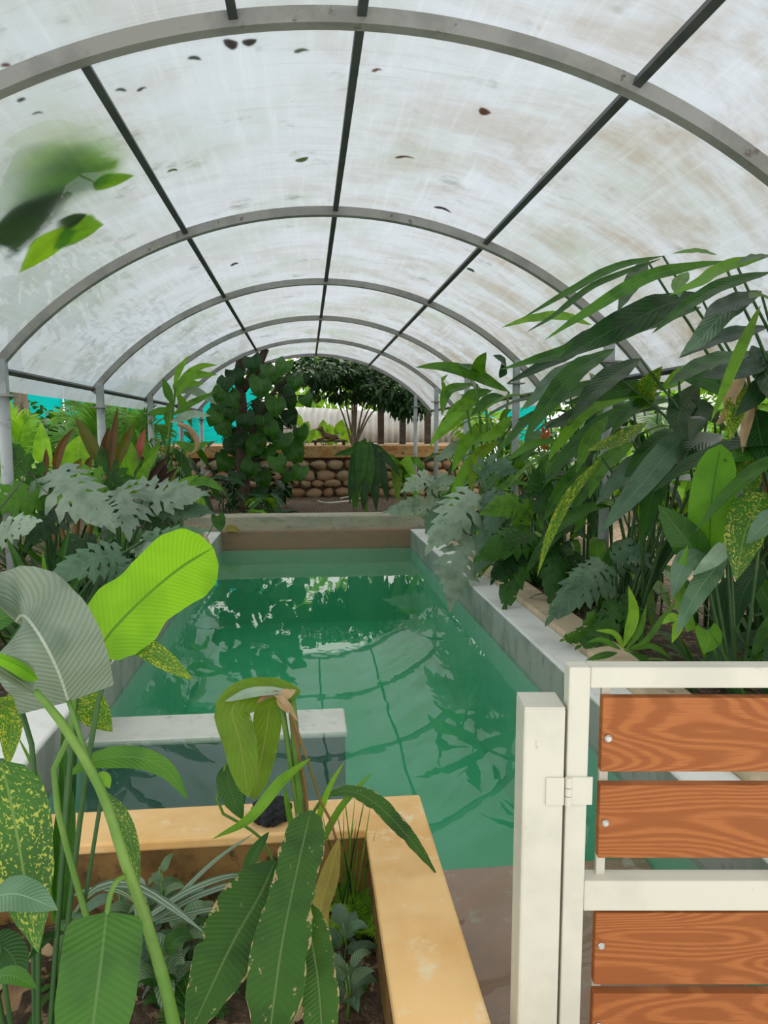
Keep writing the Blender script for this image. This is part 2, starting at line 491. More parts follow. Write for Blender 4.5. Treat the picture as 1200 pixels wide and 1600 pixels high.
class Plant:
    """a plant: an Empty at its base, stems in one part, blades as leaf parts or a foliage part"""
    def __init__(s, name, label, base, cat='plant', group=None, single=False):
        s.o = thing(name, label, cat, base, group)
        s.base = V(base)
        s.fol = {}
        s.single = single
        s.stem = MB()
    def mb(s, mat, lname='leaf', label=None):
        if s.single:
            m = MB(); s.fol[(len(s.fol), mat, lname, label)] = m
            return m
        return s.fol.setdefault((0, mat, 'foliage', None), MB())
    def done(s, stemmat='stem', stemname='stalks'):
        for (i, mat, nm, lab), m in s.fol.items():
            if m.f:
                o = m.build(nm, M[mat], s.o, smooth=True)
                if lab: o['label'] = lab
        if s.stem.f: s.stem.build(stemname, M[stemmat], s.o, smooth=True)
        return s.o
    # leaf from pixels of the photograph, each at its own distance
    def px(s, pts, hw, mat='mid', shape='lance', roll=0.0, up=0.35, lname='leaf', label=None, **kw):
        P = [at(*p) for p in pts]
        for _ in range(60):
            if all(under(q) for q in P) or P[0].y > 13.5: break
            pts = [(p[0], p[1], p[2] * .98) for p in pts]; P = [at(*p) for p in pts]
        ym = sum((p - CAM).dot(FWD) for p in P) / len(P)
        n_ = tocam(P[len(P) // 2], up)
        if roll:
            T = (P[-1] - P[0]).normalized()
            n_ = Matrix.Rotation(roll, 3, T) @ n_
        leaf(s.mb(mat, lname, label), P, hw * ym / F, n_, shape, **kw)
        return P
    def stempx(s, pts, r, toground=False, n=7):
        P = [(atin(*p) if p[2] < 13 else at(*p)) if len(p) == 3 and not isinstance(p, Vector) else V(p) for p in pts]
        if toground: P.append(s.base - V((0, 0, 0.02)))
        s.stem.tube(resample(P, max(6, 3 * len(P))), r, n)

def big_clump(name, label, x, y, z0=0.0, n=9, h=(1.2, 1.9), L=(0.5, 0.8), W=0.09, bias=(0, 0), mats=('green',), shape='lance', group=None, spread=0.25, sag=(0.4, 0.9), single=True, lean=0.25, stem=0.012, stemmat='stemd', fold=.18, wave=.06, cat='plant', el=(0.2, 0.9), az=None):
    """upright stems carrying long arching blades"""
    p = Plant(name, label, (x, y, z0), cat, group, single)
    for i in range(n):
        a = 2 * PI * i / n + rnd.uniform(-.4, .4) if az is None else rnd.uniform(*az)
        hh = rnd.uniform(*h)
        b = V((x + rnd.uniform(-1, 1) * spread * .4, y + rnd.uniform(-1, 1) * spread * .4, z0 - 0.02))
        dx, dy = math.cos(a) + bias[0], math.sin(a) + bias[1]
        top = V((b.x + dx * lean * hh * .5 + rnd.uniform(-.1, .1) * spread, b.y + dy * lean * hh * .5, z0 + hh))
        d = V((dx, dy, rnd.uniform(*el))); l_ = rnd.uniform(*L); sg_ = rnd.uniform(*sag)
        for _ in range(20):
            pts = arc(top, d, l_, sg_, 6)
            if y > 13.5 or abs(x - ACX) > 2.9 or all(under(q) for q in pts): break
            hh *= .93; d.z *= .8; top = V((b.x + (top.x - b.x) * .95, b.y + (top.y - b.y) * .95, z0 + hh))
        m1 = b.lerp(top, .5) - V((dx, dy, 0)) * 0.05
        p.stem.tube(resample([b, m1, top], 8), [stem * (1 - .05 * k) for k in range(9)], 6)
        nn = V((-dx * .25, -dy * .25, 1)) + V((rnd.uniform(-.35, .35), rnd.uniform(-.5, .1), 0))
        leaf(p.mb(rnd.choice(mats)), pts, W * rnd.uniform(.8, 1.15) * (l_ / L[1]) ** .5, nn, shape, fold=fold, wave=wave, wn=rnd.choice((2, 3, 4)))
    p.done(stemmat)
    return p.o
def strap_clump(name, label, x, y, z0=0.0, n=16, L=(0.5, 0.9), W=0.02, mats=('dark',), el=(0.6, 2.2), sag=(.2, .7), group=None, spread=.08, cat='plant', shape='strap', bias=(0, 0)):
    p = Plant(name, label, (x, y, z0), cat, group)
    for i in range(n):
        a = 2 * PI * i / n + rnd.uniform(-.3, .3)
        d = V((math.cos(a) + bias[0], math.sin(a) + bias[1], rnd.uniform(*el)))
        l_ = rnd.uniform(*L)
        b = V((x + math.cos(a) * spread * rnd.random(), y + math.sin(a) * spread * rnd.random(), z0 - .01))
        leaf(p.mb(rnd.choice(mats)), arc(b, d, l_, rnd.uniform(*sag), 6), W * rnd.uniform(.8, 1.2), V((-d.x * .5, -d.y * .5, 1)), shape, fold=.3, seg=8, half=1)
    p.done()
    return p.o
def philo(name, label, x, y, z0=0.0, n=9, h=(.4, .8), L=(.35, .5), W=.2, mats=('blue',), bias=(0, 0), group=None, nl=7, sag=(.3, .7), stemmat='stemd', single=True, droop=.35):
    p = Plant(name, label, (x, y, z0), 'plant', group, single)
    for i in range(n):
        a = 2 * PI * i / n + rnd.uniform(-.35, .35)
        hh = rnd.uniform(*h)
        dx, dy = math.cos(a) + bias[0], math.sin(a) + bias[1]
        top = V((x + dx * hh * .75, y + dy * hh * .75, z0 + hh))
        p.stem.tube(resample([V((x, y, z0 - .02)), V((x + dx * hh * .22, y + dy * hh * .22, z0 + hh * .62)), top], 8), .008, 6)
        l_ = rnd.uniform(*L)
        pts = arc(top, V((dx, dy, .25)), l_, rnd.uniform(*sag), 6)
        lobed(p.mb(rnd.choice(mats)), pts, W * l_ / L[1], V((dx * .2, dy * .2 - .35, 1)), nl, droop)
    p.done(stemmat)
    return p.o

# ------------------------------------------------------------------ structure materials
def plaster_mat(name, c1, c2, c3, rough=.8): return surf(name, c1, c2, 2.2, c3, 7.0, rough=rough, bump=.15, bscale=60)
M['concrete'] = surf('pale_pool_concrete', (.84, .85, .83), (.74, .75, .72), 3.5, (.52, .53, .50), 9, th3=(.62, .78), rough=.75)
M['concrete_lo'] = surf('stained_pool_wall', (.40, .43, .39), (.27, .31, .27), 5, (.17, .20, .17), 11, th3=(.55, .75), rough=.7, stretch=(1, 1, .5))
M['terracotta'] = surf('terracotta_stained_wall', (.40, .24, .16), (.32, .22, .16), 4, (.36, .27, .2), 9, rough=.7, stretch=(1, 1, 3))
M['curb'] = surf('weathered_cream_curb', (.52, .46, .36), (.40, .37, .29), 3, (.26, .25, .19), 10, th3=(.56, .75), rough=.8, stretch=(1, 1, 3))
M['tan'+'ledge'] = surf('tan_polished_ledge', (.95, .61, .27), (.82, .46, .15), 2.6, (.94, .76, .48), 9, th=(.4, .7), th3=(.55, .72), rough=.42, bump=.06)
M['rim'] = surf('weathered_tan_rim', (.66, .53, .37), (.50, .40, .28), 4, (.28, .22, .15), 12, th3=(.58, .72), rough=.8)
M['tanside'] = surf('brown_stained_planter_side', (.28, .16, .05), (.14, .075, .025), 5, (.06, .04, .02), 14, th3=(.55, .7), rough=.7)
M['floor_pool'] = surf('pale_green_pool_floor', (.36, .70, .52), (.31, .62, .46), 1.2, rough=.8)
M['reddish'] = surf('reddish_pool_step', (.74, .22, .17), (.62, .19, .15), 3, (.74, .34, .28), 10, rough=.6)
M['wetstrip'] = surf('wet_grey_concrete', (.72, .73, .67), (.62, .64, .59), 5, (.5, .53, .49), 12, rough=.3)
M['bench'] = surf('dark_grey_bench', (.05, .06, .055), (.035, .042, .038), 3, rough=.7)  # shade inside the bench compartment put into the colour
M['soil'] = surf('leaf_litter_soil', (.055, .04, .025), (.12, .08, .05), 9, (.28, .19, .12), 26, th3=(.56, .62), rough=.95, bump=.8, bscale=30, bdist=.03)
M['litter'] = surf('pale_leaf_litter', (.30, .21, .14), (.16, .11, .07), 7, (.45, .34, .24), 24, th3=(.5, .62), rough=.95, bump=.8, bscale=30, bdist=.03)
M['steel'] = surf('grey_painted_steel', (.34, .34, .315), (.26, .26, .24), 5, (.15, .13, .11), 16, th3=(.62, .72), rough=.5, bump=.05)
M['steeld'] = surf('dark_grey_steel', (.075, .08, .08), (.05, .055, .055), 5, rough=.5, bump=.05)
M['pipe'] = surf('pale_grey_pipe', (.42, .46, .47), (.35, .39, .40), 5, (.28, .30, .30), 14, rough=.4, bump=.04)
M['cream'] = surf('cream_painted_metal', (.64, .625, .535), (.57, .56, .475), 5, (.50, .45, .34), 22, th3=(.66, .74), rough=.42, bump=.06)
M['screw'] = surf('steel_screw', (.65, .65, .62), (.55, .55, .52), 20, rough=.25, metal=1.0, bump=.05)
M['dark'+'wood'] = surf('dark_wood', (.05, .035, .025), (.09, .06, .04), 8, rough=.7, stretch=(.3, 1, 1))
M['stone'] = None
def tinted(name, c1, c2, scale=6, rough=.85, bump=.4, bscale=20):
    m, nt, out = newmat(name); k = N(nt)
    t = k.n('ShaderNodeAttribute', _attribute_name='tint').outputs['Fac']
    col = k.mix(t, c1, c2)
    col = k.mix(k.math('MULTIPLY', k.noise(k.pos(), scale, 4), .5), col, tuple(c * .45 for c in c1))
    nt.links.new(k.principled(col, rough, 0, .3, k.bump(k.noise(k.pos(), bscale, 3), bump, .01)), out.inputs[0])
    return m
M['stone'] = tinted('tan_field_stone', (.34, .19, .10), (.52, .38, .24))
M['mortar'] = surf('dark_mortar', (.10, .07, .045), (.06, .045, .03), 8, rough=.95)
M['rust'] = surf('rust_stained_plaster', (.50, .31, .13), (.42, .20, .06), 3, (.22, .10, .03), 9, th3=(.5, .7), rough=.85, stretch=(1, 1, 2))
M['cloth'] = surf('black_crumpled_cloth', (.012, .013, .017), (.02, .022, .03), 9, rough=.7, bump=.3)
M['blue'+'cloth'] = surf('navy_cloth', (.02, .05, .12), (.02, .08, .12), 9, rough=.7, bump=.3)

def wood_mat():
    m, nt, out = newmat('brown_wood_grain_board'); k = N(nt)
    P = k.obj()
    t = k.n('ShaderNodeAttribute', _attribute_name='tint').outputs['Fac']
    off = k.n('ShaderNodeCombineXYZ'); k.set(off.inputs[0], k.math('MULTIPLY', t, 31.0)); k.set(off.inputs[2], k.math('MULTIPLY', t, 17.0))
    va = k.n('ShaderNodeVectorMath', _operation='ADD'); k.set(va.inputs[0], P); k.set(va.inputs[1], off.outputs[0])
    q = k.mapping(va.outputs[0], (1.5, 1.0, 7.5))
    big = k.math('ADD', k.noise(q, 1.0, 1, .4, .25), k.math('MULTIPLY', k.noise(k.mapping(va.outputs[0], (9, 1, 60)), 1.0, 2), .016))
    rings = k.math('MULTIPLY_ADD', k.math('SINE', k.math('MULTIPLY', big, 185.0)), .5, .5)
    fine = k.noise(k.mapping(va.outputs[0], (14, 1, 320)), 1.0, 3, .6)
    col = k.mix(k.ramp(rings, .15, .95), (.29, .085, .017), (.39, .128, .032))
    col = k.mix(k.ramp(fine, .52, .72), col, (.24, .068, .013))
    nrm = k.bump(k.math('ADD', rings, fine), .18, .002)
    nt.links.new(k.principled(col, .55, 0, .35, nrm), out.inputs[0])
    return m
M['wood'] = wood_mat()

def sheet_mat():
    m, nt, out = newmat('dirty_polycarbonate_sheet'); k = N(nt)
    P = k.pos()
    sp = k.n('ShaderNodeSeparateXYZ'); k.set(sp.inputs[0], P)
    # arc-length coordinate round the vault and distance along it
    ang = k.math('ARCTAN2', k.math('SUBTRACT', sp.outputs[0], ACX), k.math('SUBTRACT', sp.outputs[2], ACZ))
    cv = k.n('ShaderNodeCombineXYZ'); k.set(cv.inputs[0], k.math('MULTIPLY', ang, AR)); k.set(cv.inputs[1], sp.outputs[1])
    cv = cv.outputs[0]
    col = (.405, .445, .495)
    patch = k.noise(k.mapping(cv, (.9, .7, 1)), 1.0, 4, .6)
    col = k.mix(k.ramp(patch, .42, .75), col, (.30, .35, .32))
    br = k.noise(k.mapping(cv, (1.3, 2.2, 1), (4, 7, 0)), 1.0, 5, .7, .4)
    side = k.ramp(ang, -.2, 1.0)
    col = k.mix(k.math('MULTIPLY', k.ramp(br, .38, .72), k.math('MULTIPLY_ADD', side, .75, .30)), col, (.25, .215, .16))
    gr = k.noise(k.mapping(cv, (2.2, 2.6, 1), (1, 3, 0)), 1.0, 4, .7)
    col = k.mix(k.math('MULTIPLY', k.ramp(gr, .58, .76), .75), col, (.13, .14, .105))
    # rub marks running round the vault and fine flutes along it
    st = k.noise(k.mapping(cv, (1.1, 30, 1), rot=(0, 0, .12)), 1.0, 4, .7, .3)
    st2 = k.noise(k.mapping(cv, (24, 1.3, 1), rot=(0, 0, .05)), 1.0, 4, .75, .2)
    col = k.mix(k.math('MULTIPLY', k.ramp(st, .5, .75), .35), col, (.27, .275, .26))
    col = k.mix(k.math('MULTIPLY', k.ramp(st2, .45, .8), .24), col, (.58, .63, .70))
    tcol = k.mix(k.math('MULTIPLY', k.ramp(k.noise(k.mapping(cv, (9, 7, 1)), 1.0, 3, .8), .66, .72), .5), col, (.35, .31, .26))
    tr = k.n('ShaderNodeBsdfTranslucent'); k.set(tr.inputs[0], tcol)
    di = k.n('ShaderNodeBsdfDiffuse'); k.set(di.inputs[0], tcol)
    tp = k.n('ShaderNodeBsdfTransparent'); k.set(tp.inputs[0], tcol)
    gl = k.n('ShaderNodeBsdfGlossy'); gl.inputs['Roughness'].default_value = .35
    m1 = k.n('ShaderNodeMixShader'); m1.inputs[0].default_value = .12; nt.links.new(tr.outputs[0], m1.inputs[1]); nt.links.new(di.outputs[0], m1.inputs[2])
    m2 = k.n('ShaderNodeMixShader'); m2.inputs[0].default_value = .14; nt.links.new(m1.outputs[0], m2.inputs[1]); nt.links.new(tp.outputs[0], m2.inputs[2])
    m3 = k.n('ShaderNodeMixShader'); m3.inputs[0].default_value = .05; nt.links.new(m2.outputs[0], m3.inputs[1]); nt.links.new(gl.outputs[0], m3.inputs[2])
    nt.links.new(m3.outputs[0], out.inputs[0])
    return m
M['sheet'] = sheet_mat()

def water_mat():
    m, nt, out = newmat('cloudy_teal_water'); k = N(nt)
    nrm = k.bump(k.noise(k.mapping(k.pos(), (1.6, 1.0, 1)), 3.0, 2, .5, .4), .02, .05)
    tp = k.n('ShaderNodeBsdfTransparent'); k.set(tp.inputs[0], (.95, .98, .97, 1))
    di = k.n('ShaderNodeBsdfDiffuse'); k.set(di.inputs[0], (.13, .52, .35, 1))
    gl = k.n('ShaderNodeBsdfGlossy'); gl.inputs['Roughness'].default_value = .012; k.set(gl.inputs['Normal'], nrm)
    fr = k.n('ShaderNodeFresnel'); fr.inputs[0].default_value = 1.6; k.set(fr.inputs['Normal'], nrm)
    m1 = k.n('ShaderNodeMixShader'); m1.inputs[0].default_value = .14
    nt.links.new(tp.outputs[0], m1.inputs[1]); nt.links.new(di.outputs[0], m1.inputs[2])
    m2 = k.n('ShaderNodeMixShader'); bf = k.n('ShaderNodeNewGeometry').outputs['Backfacing']
    k.set(m2.inputs[0], k.math('MULTIPLY', fr.outputs[0], k.math('SUBTRACT', 1.0, bf)))
    nt.links.new(m1.outputs[0], m2.inputs[1]); nt.links.new(gl.outputs[0], m2.inputs[2]); nt.links.new(m2.outputs[0], out.inputs['Surface'])
    va = k.n('ShaderNodeVolumeAbsorption'); k.set(va.inputs[0], (.20, .88, .66, 1)); va.inputs[1].default_value = .62
    nt.links.new(va.outputs[0], out.inputs['Volume'])
    return m
M['water'] = water_mat()

def net_mat():
    m, nt, out = newmat('turquoise_shade_net'); k = N(nt)
    P = k.pos()
    wv = k.noise(k.mapping(P, (.8, .8, 26)), 1.0, 3)
    col = k.mix(k.ramp(wv, .35, .7), (.0, .62, .58), (.0, .48, .46))
    p = k.principled(col, .6, 0, .3)
    t = k.n('ShaderNodeBsdfTranslucent'); k.set(t.inputs[0], col)
    mx = k.n('ShaderNodeMixShader'); mx.inputs[0].default_value = .5
    nt.links.new(p, mx.inputs[1]); nt.links.new(t.outputs[0], mx.inputs[2]); nt.links.new(mx.outputs[0], out.inputs[0])
    return m
M['net'] = net_mat()
M['tin'] = surf('pale_corrugated_sheet', (.62, .62, .60), (.52, .52, .50), 2, (.42, .40, .37), 7, th3=(.6, .75), rough=.5, bump=.03)

# ------------------------------------------------------------------ the setting
WZ = -0.22                    # water level
XL, XR, YF = -1.075, 1.34, 9.38   # pool sides and far end
PX, PY = 0.38, 2.41           # planter outer corner
YN = 1.34                     # near end of the pool, under the gate
def sbox(name, lo, hi, mat, bevel=.012, label=None):
    b = MB(); b.box(lo, hi); o = b.build(name, mat, None, bevel=bevel)
    return struct(o, label)
g = MB()
def gsheet(x0, y0, x1, y1, z, step=.5):
    nx, ny = max(1, int((x1 - x0) / step)), max(1, int((y1 - y0) / step))
    ids = [[g.vert((x0 + (x1 - x0) * i / nx, y0 + (y1 - y0) * j / ny, z + (.03 * noise.noise(V((i * .7, j * .7, z))) if 0 < i < nx and 0 < j < ny else 0))) for i in range(nx + 1)] for j in range(ny + 1)]
    for j in range(ny):
        for i in range(nx): g.quad(ids[j][i], ids[j][i + 1], ids[j + 1][i + 1], ids[j + 1][i])
gsheet(-14, 1.3, XL - .24, YF + .6, -.03)
gsheet(XR + .44, 1.3, 3.3, YF + .6, -.03)
gsheet(-14, YF + .55, 3.3, 14.75, -.03)
gsheet(-14, 14.72, 3.3, 30, -.04)
struct(g.build('ground', M['soil'], None, smooth=True))
g = MB()
gsheet(3.3, 1.3, 14, 30, -.03)
struct(g.build('ground_clearing', M['litter'], None, smooth=True))
sbox('path', (-3, -2.5, -.36), (4, 1.0, -.19), M['concrete'])
# pool basin
sbox('wall_left', (XL - .24, PY - 1.4, -1.6), (XL, YF + .25, 0.0), M['concrete'])
M['murk'] = surf('murk_green_wall', (.34, .66, .49), (.29, .58, .43), 1.2, (.37, .68, .51), 5, rough=.7)  # haze of the cloudy water put into the underwater wall colour
for nm_, z0_, z1_, mt_ in (('trim_1', WZ - .03, -.012, 'concrete_lo'), ('trim_5', -1.55, WZ - .03, 'murk')):
    b = MB(); b.box((XL - .001, PY, z0_), (XL + .006, YF, z1_)); struct(b.build(nm_, M[mt_]))
sbox('wall_right', (XR, YN, -1.6), (XR + .22, YF + .25, 0.0), M['concrete'])
for nm_, z0_, z1_, mt_ in (('trim_2', WZ - .03, -.012, 'concrete_lo'), ('trim_6', -1.55, WZ - .03, 'murk')):
    b = MB(); b.box((XR - .006, YN + .01, z0_), (XR + .001, YF, z1_)); struct(b.build(nm_, M[mt_]))
b = MB(); b.box((XL, YF - .008, -1.55), (XR, YF + .002, WZ - .03)); struct(b.build('trim_7', M['murk']))
sbox('trim_3', (XR + .22, YN, -.5), (XR + .45, YF + .5, .035), M['rim'])
sbox('wall_far', (XL - .24, YF, -1.6), (XR + .22, YF + .25, 0.0), M['terracotta'])
sbox('trim_4', (XL - .5, YF + .05, -.1), (XR + .45, YF + .4, .185), M['curb'], .02)
sbox('wall_near', (PX - .02, 1.0, -1.6), (XR + .45, YN, -.19), M['concrete'])
sbox('floor', (XL, 1.0, -1.7), (XR, YF, -1.2), M['floor_pool'], 0)
# shallow bench compartment next to the planter and the step under the gate
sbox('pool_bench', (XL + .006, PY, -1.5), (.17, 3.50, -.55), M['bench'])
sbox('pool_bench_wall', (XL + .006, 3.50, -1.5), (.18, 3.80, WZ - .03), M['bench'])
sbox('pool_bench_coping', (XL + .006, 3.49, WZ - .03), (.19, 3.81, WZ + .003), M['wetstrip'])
sbox('pool_step', (PX, YN - .02, -1.5), (XR - .006, 2.66, -.44), M['reddish'])
# water: one closed body, kept clear of the masonry by the walls it stands against
wm = MB()
poly = [(PX + .001, YN - .02), (XR - .003, YN - .02), (XR - .003, YF + .01), (XL + .003, YF + .01), (XL + .003, PY - .01), (PX + .001, PY - .01)]
top = [wm.vert((x, y, WZ)) for x, y in poly]; bot = [wm.vert((x, y, -1.52)) for x, y in poly]
wm.f.append(tuple(top)); wm.f.append(tuple(reversed(bot)))
for i in range(6):
    j = (i + 1) % 6
    wm.f.append((top[j], top[i], bot[i], bot[j]))
wo = wm.build('pool_water', M['water'])
wo['kind'] = 'structure'; wo['label'] = 'cloudy teal water filling the long narrow pool'

# raised planter in front: tan ledge in an L, darker sides, soil inside
pl = thing('planter_wall', 'L-shaped tan polished masonry planter ledge at the near end of the pool', 'planter', (0, PY, 0))
LW = .205
b = MB()
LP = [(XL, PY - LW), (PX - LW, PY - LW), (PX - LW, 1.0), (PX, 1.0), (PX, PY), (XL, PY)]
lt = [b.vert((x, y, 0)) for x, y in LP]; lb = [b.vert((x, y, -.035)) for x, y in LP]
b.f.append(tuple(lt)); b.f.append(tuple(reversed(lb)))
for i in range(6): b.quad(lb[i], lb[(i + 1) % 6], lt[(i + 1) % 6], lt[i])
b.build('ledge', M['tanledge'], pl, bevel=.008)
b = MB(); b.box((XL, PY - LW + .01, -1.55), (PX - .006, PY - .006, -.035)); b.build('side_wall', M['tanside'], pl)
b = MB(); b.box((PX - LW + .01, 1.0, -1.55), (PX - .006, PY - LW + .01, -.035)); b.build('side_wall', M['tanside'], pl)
g = MB(); gsheet(XL, .95, PX - LW + .02, PY - LW + .02, -.25, .08)
for i, v in enumerate(g.v): v.z += .03 * noise.noise(v * 7) + .02 * noise.noise(v * 19)
struct(g.build('planter_soil', M['soil'], None, smooth=True))

# ------------------------------------------------------------------ vaulted roof: translucent sheet and welded steel frame
Y0, DY = 2.73, 2.27
YS = [Y0 + DY * k for k in range(-1, 6)]
AL, AR_ = -math.acos((1.64 - ACZ) / AR), math.acos((1.64 - ACZ) / AR)   # eave angles
def ap(a, y, r): return V((ACX + math.sin(a) * r, y, ACZ + math.cos(a) * r))
b = MB()
na, ny = 56, 36
ids = [[b.vert(ap(AL - .05 + (AR_ - AL + .1) * i / na, YS[0] - .1 + (YS[-1] + .5 - YS[0]) * j / ny, AR + .02)) for i in range(na + 1)] for j in range(ny + 1)]
for j in range(ny):
    for i in range(na): b.quad(ids[j][i], ids[j][i + 1], ids[j + 1][i + 1], ids[j + 1][i])
ro = b.build('ceiling', M['sheet'], None, smooth=True)
ro['kind'] = 'structure'; ro['label'] = 'dirty translucent polycarbonate sheet roof curving over the pool'
fr_ = thing('roof_frame', 'grey steel vault frame of arches, purlins and thin posts carrying the roof over the pool', 'frame', (ACX, 7, 0))
def arch(y):
    m = MB(); n = 64
    rings = []
    for i in range(n + 1):
        a = AL + (AR_ - AL) * i / n
        rings.append([m.vert(ap(a, y + dy, r)) for dy, r in ((-.026, AR), (-.026, AR - .055), (.026, AR - .055), (.026, AR))])
    for i in range(n):
        for k in range(4): m.quad(rings[i][k], rings[i][(k + 1) % 4], rings[i + 1][(k + 1) % 4], rings[i + 1][k])
    m.f.append(tuple(reversed(rings[0]))); m.f.append(tuple(rings[-1]))
    return m
for y in YS: arch(y).build('arch', M['steel'], fr_)
def purlin(a, y0, y1):
    m = MB(); c0 = ap(a, y0, AR - .018); c1 = ap(a, y1, AR - .018)
    ra = (c1 - c0).normalized(); rd = V((math.sin(a), 0, math.cos(a))); tg = ra.cross(rd)
    m.box((0, -.016, -.016), ((c1 - c0).length, .016, .016), (c0, ra, tg, rd))
    return m
aL = math.asin((-.75 - ACX) / (AR - .02)); aR = math.asin((1.21 - ACX) / (AR - .02)); aS = math.asin((-.23 - ACX) / (AR - .02))
purlin(aL, YS[1], YS[-1]).build('purlin', M['steeld'], fr_)
purlin(0.0, YS[0], YS[-1]).build('purlin', M['steeld'], fr_)
purlin(aR, YS[0], YS[-1]).build('purlin', M['steeld'], fr_)
purlin(aS, YS[0], YS[1]).build('purlin', M['steeld'], fr_)
purlin(AL + .01, YS[0], YS[-1]).build('eave_rail', M['steeld'], fr_)
purlin(AR_ - .01, YS[0], YS[-1]).build('eave_rail', M['steeld'], fr_)
def post(x, y):
    a = math.asin((x - ACX) / (AR - .03)); zt = ACZ + math.cos(a) * (AR - .04)
    m = MB(); m.tube([(x, y, -.06), (x, y, zt - .20)], .037, 14)
    o = m.build('post', M['pipe'], fr_, smooth=True)
    e = MB(); e.box((x - .03, y - .03, zt - .21), (x + .03, y + .03, zt + .02)); e.build('post_head', M['pipe'], o)
    e = MB(); e.box((x - .075, y - .06, zt - .215), (x + .075, y + .06, zt - .203)); e.build('collar_plate', M['steel'], o)
for y in YS[2:]:
    post(-1.925, y); post(2.10, y)

# ------------------------------------------------------------------ gate and its post
gn = 1.376
gt = thing('pool_gate', 'cream metal gate with brown wood-grain boards on the right', 'gate', atn(1060, 1320, gn) * 1.0)
GX = (V((0, 0, 0)) + FWD * gn, RGT, FWD, V((0, 0, 1)))
def sz(px, py, n=gn):
    p = atn(px, py, n); return (p - FWD * n).dot(RGT), p.z
gs0, gz1 = sz(890, 1043)
gs1 = gs0 + 1.15
tw = .0415
zb = .0
def gbox(s0, s1, z0, z1, n0, n1, t=.5):
    m = MB(); m.box((s0, n0, z0), (s1, n1, z1), GX, t); return m
fm = gbox(gs0, gs0 + tw, -.17, gz1, 0, tw); fm.build('stile', M['cream'], gt, bevel=.003)
fm = gbox(gs1 - tw, gs1, -.17, gz1, 0, tw); fm.build('stile', M['cream'], gt, bevel=.003)
fm = gbox(gs0 + tw, gs1 - tw, gz1 - tw, gz1, 0, tw); fm.build('rail', M['cream'], gt, bevel=.003)
mz1, mz0 = sz(920, 1377)[1], sz(920, 1424)[1]
fm = gbox(gs0 + tw, gs1 - tw, mz0, mz1, 0, tw); fm.build('rail', M['cream'], gt, bevel=.003)
fm = gbox(gs0 + tw, gs1 - tw, -.17, -.17 + tw, 0, tw); fm.build('rail', M['cream'], gt, bevel=.003)
bs0 = sz(941, 1150)[0]
for t, (ya, yb, sy) in zip((.11, .52, .83, .31, .67), ((1091, 1207, 1154), (1228, 1342, 1286), (1428, 1540, 1478), (1554, 1668, 1603), (1682, 1792, 1735))):
    z1, z0 = sz(940, ya)[1], sz(940, yb)[1]
    bd = gbox(bs0, gs1 - tw - .012, z0, z1, .002, .024, t).build('board', M['wood'], gt, bevel=.002)
    s_, z_ = bs0 + .012, sz(945, sy)[1]
    for sx in (s_, gs1 - tw - .024):
        c = GX[0] + RGT * sx + V((0, 0, z_))
        m = MB(); m.tube([c + FWD * .004, c - FWD * .001], .0072, 16); m.tube([c - FWD * .001, c - FWD * .0035], [.0066, .0048], 16)
        m.tube([c - FWD * .0035, c - FWD * .0042], .0026, 6)
        m.build('screw', M['screw'], bd)
for s_ in (bs0 + .004, gs1 - tw - .03):
    gbox(s_, s_ + .017, -.128, gz1 - tw, .024, .036).build('batten', M['cream'], gt)
po = thing('gate_post', 'square cream metal post the gate hangs from', 'post', V((0, 0, 0)) + FWD * gn + RGT * .26)
ps1, pz1 = sz(884, 1107); ps0 = ps1 - .081
gbox(ps0, ps1, -.45, pz1, -.003, .085).build('post_tube', M['cream'], po, bevel=.005)
gbox(ps0 + .001, ps1 - .001, pz1 - .002, pz1 + .003, -.002, .084).build('end_cap', M['cream'], po, bevel=.002)
hz1, hz0 = sz(870, 1213)[1], sz(870, 1256)[1]
gbox(sz(852, 1230)[0], ps1, hz0, hz1, -.007, -.003).build('hinge_leaf', M['cream'], po, bevel=.001)
gbox(gs0 + .008, sz(925, 1230)[0], hz0, hz1, -.005, 0).build('hinge_leaf', M['cream'], gt, bevel=.001)
m = MB(); c = GX[0] + RGT * (ps1 + .008) - FWD * .005
for a, e in ((0, .32), (.35, .62), (.65, 1.0)):
    m.tube([c + V((0, 0, hz0 + (hz1 - hz0) * a)), c + V((0, 0, hz0 + (hz1 - hz0) * e))], .0065, 12)
m.build('hinge_knuckle', M['cream'], gt)

# ------------------------------------------------------------------ far background
sw = thing('stone_retaining_wall', 'tan fieldstone retaining wall with a rust-stained band on top, beyond the pool', 'wall', (0, 14.7, 0))
b = MB(); b.box((-3.2, 14.68, -.1), (3.6, 14.95, .78)); b.build('mortar_backing', M['mortar'], sw)
b = MB()
z = .04; row = 0
while z < .74:
    x = -3.2 + rnd.random() * .1
    rh = rnd.uniform(.16, .21)
    while x < 3.5:
        ww = rnd.uniform(.18, .40)
        b.blob((x + ww / 2, 14.66, z + rnd.uniform(-.015, .02)), .5, 2, .2, 2.2, rnd.random(), (ww * 1.0, .2, rh * 1.08))
        x += ww * .98
    z += rh * 1.0
b.build('stones', M['stone'], sw, smooth=True)
b = MB(); b.box((-3.25, 14.58, .74), (3.65, 14.98, .985)); b.build('coping', M['rust'], sw, bevel=.02)
g = MB(); gsheet(-3.2, 14.95, 14, 30, .955)
struct(g.build('ground_terrace', M['litter'], None, smooth=True))
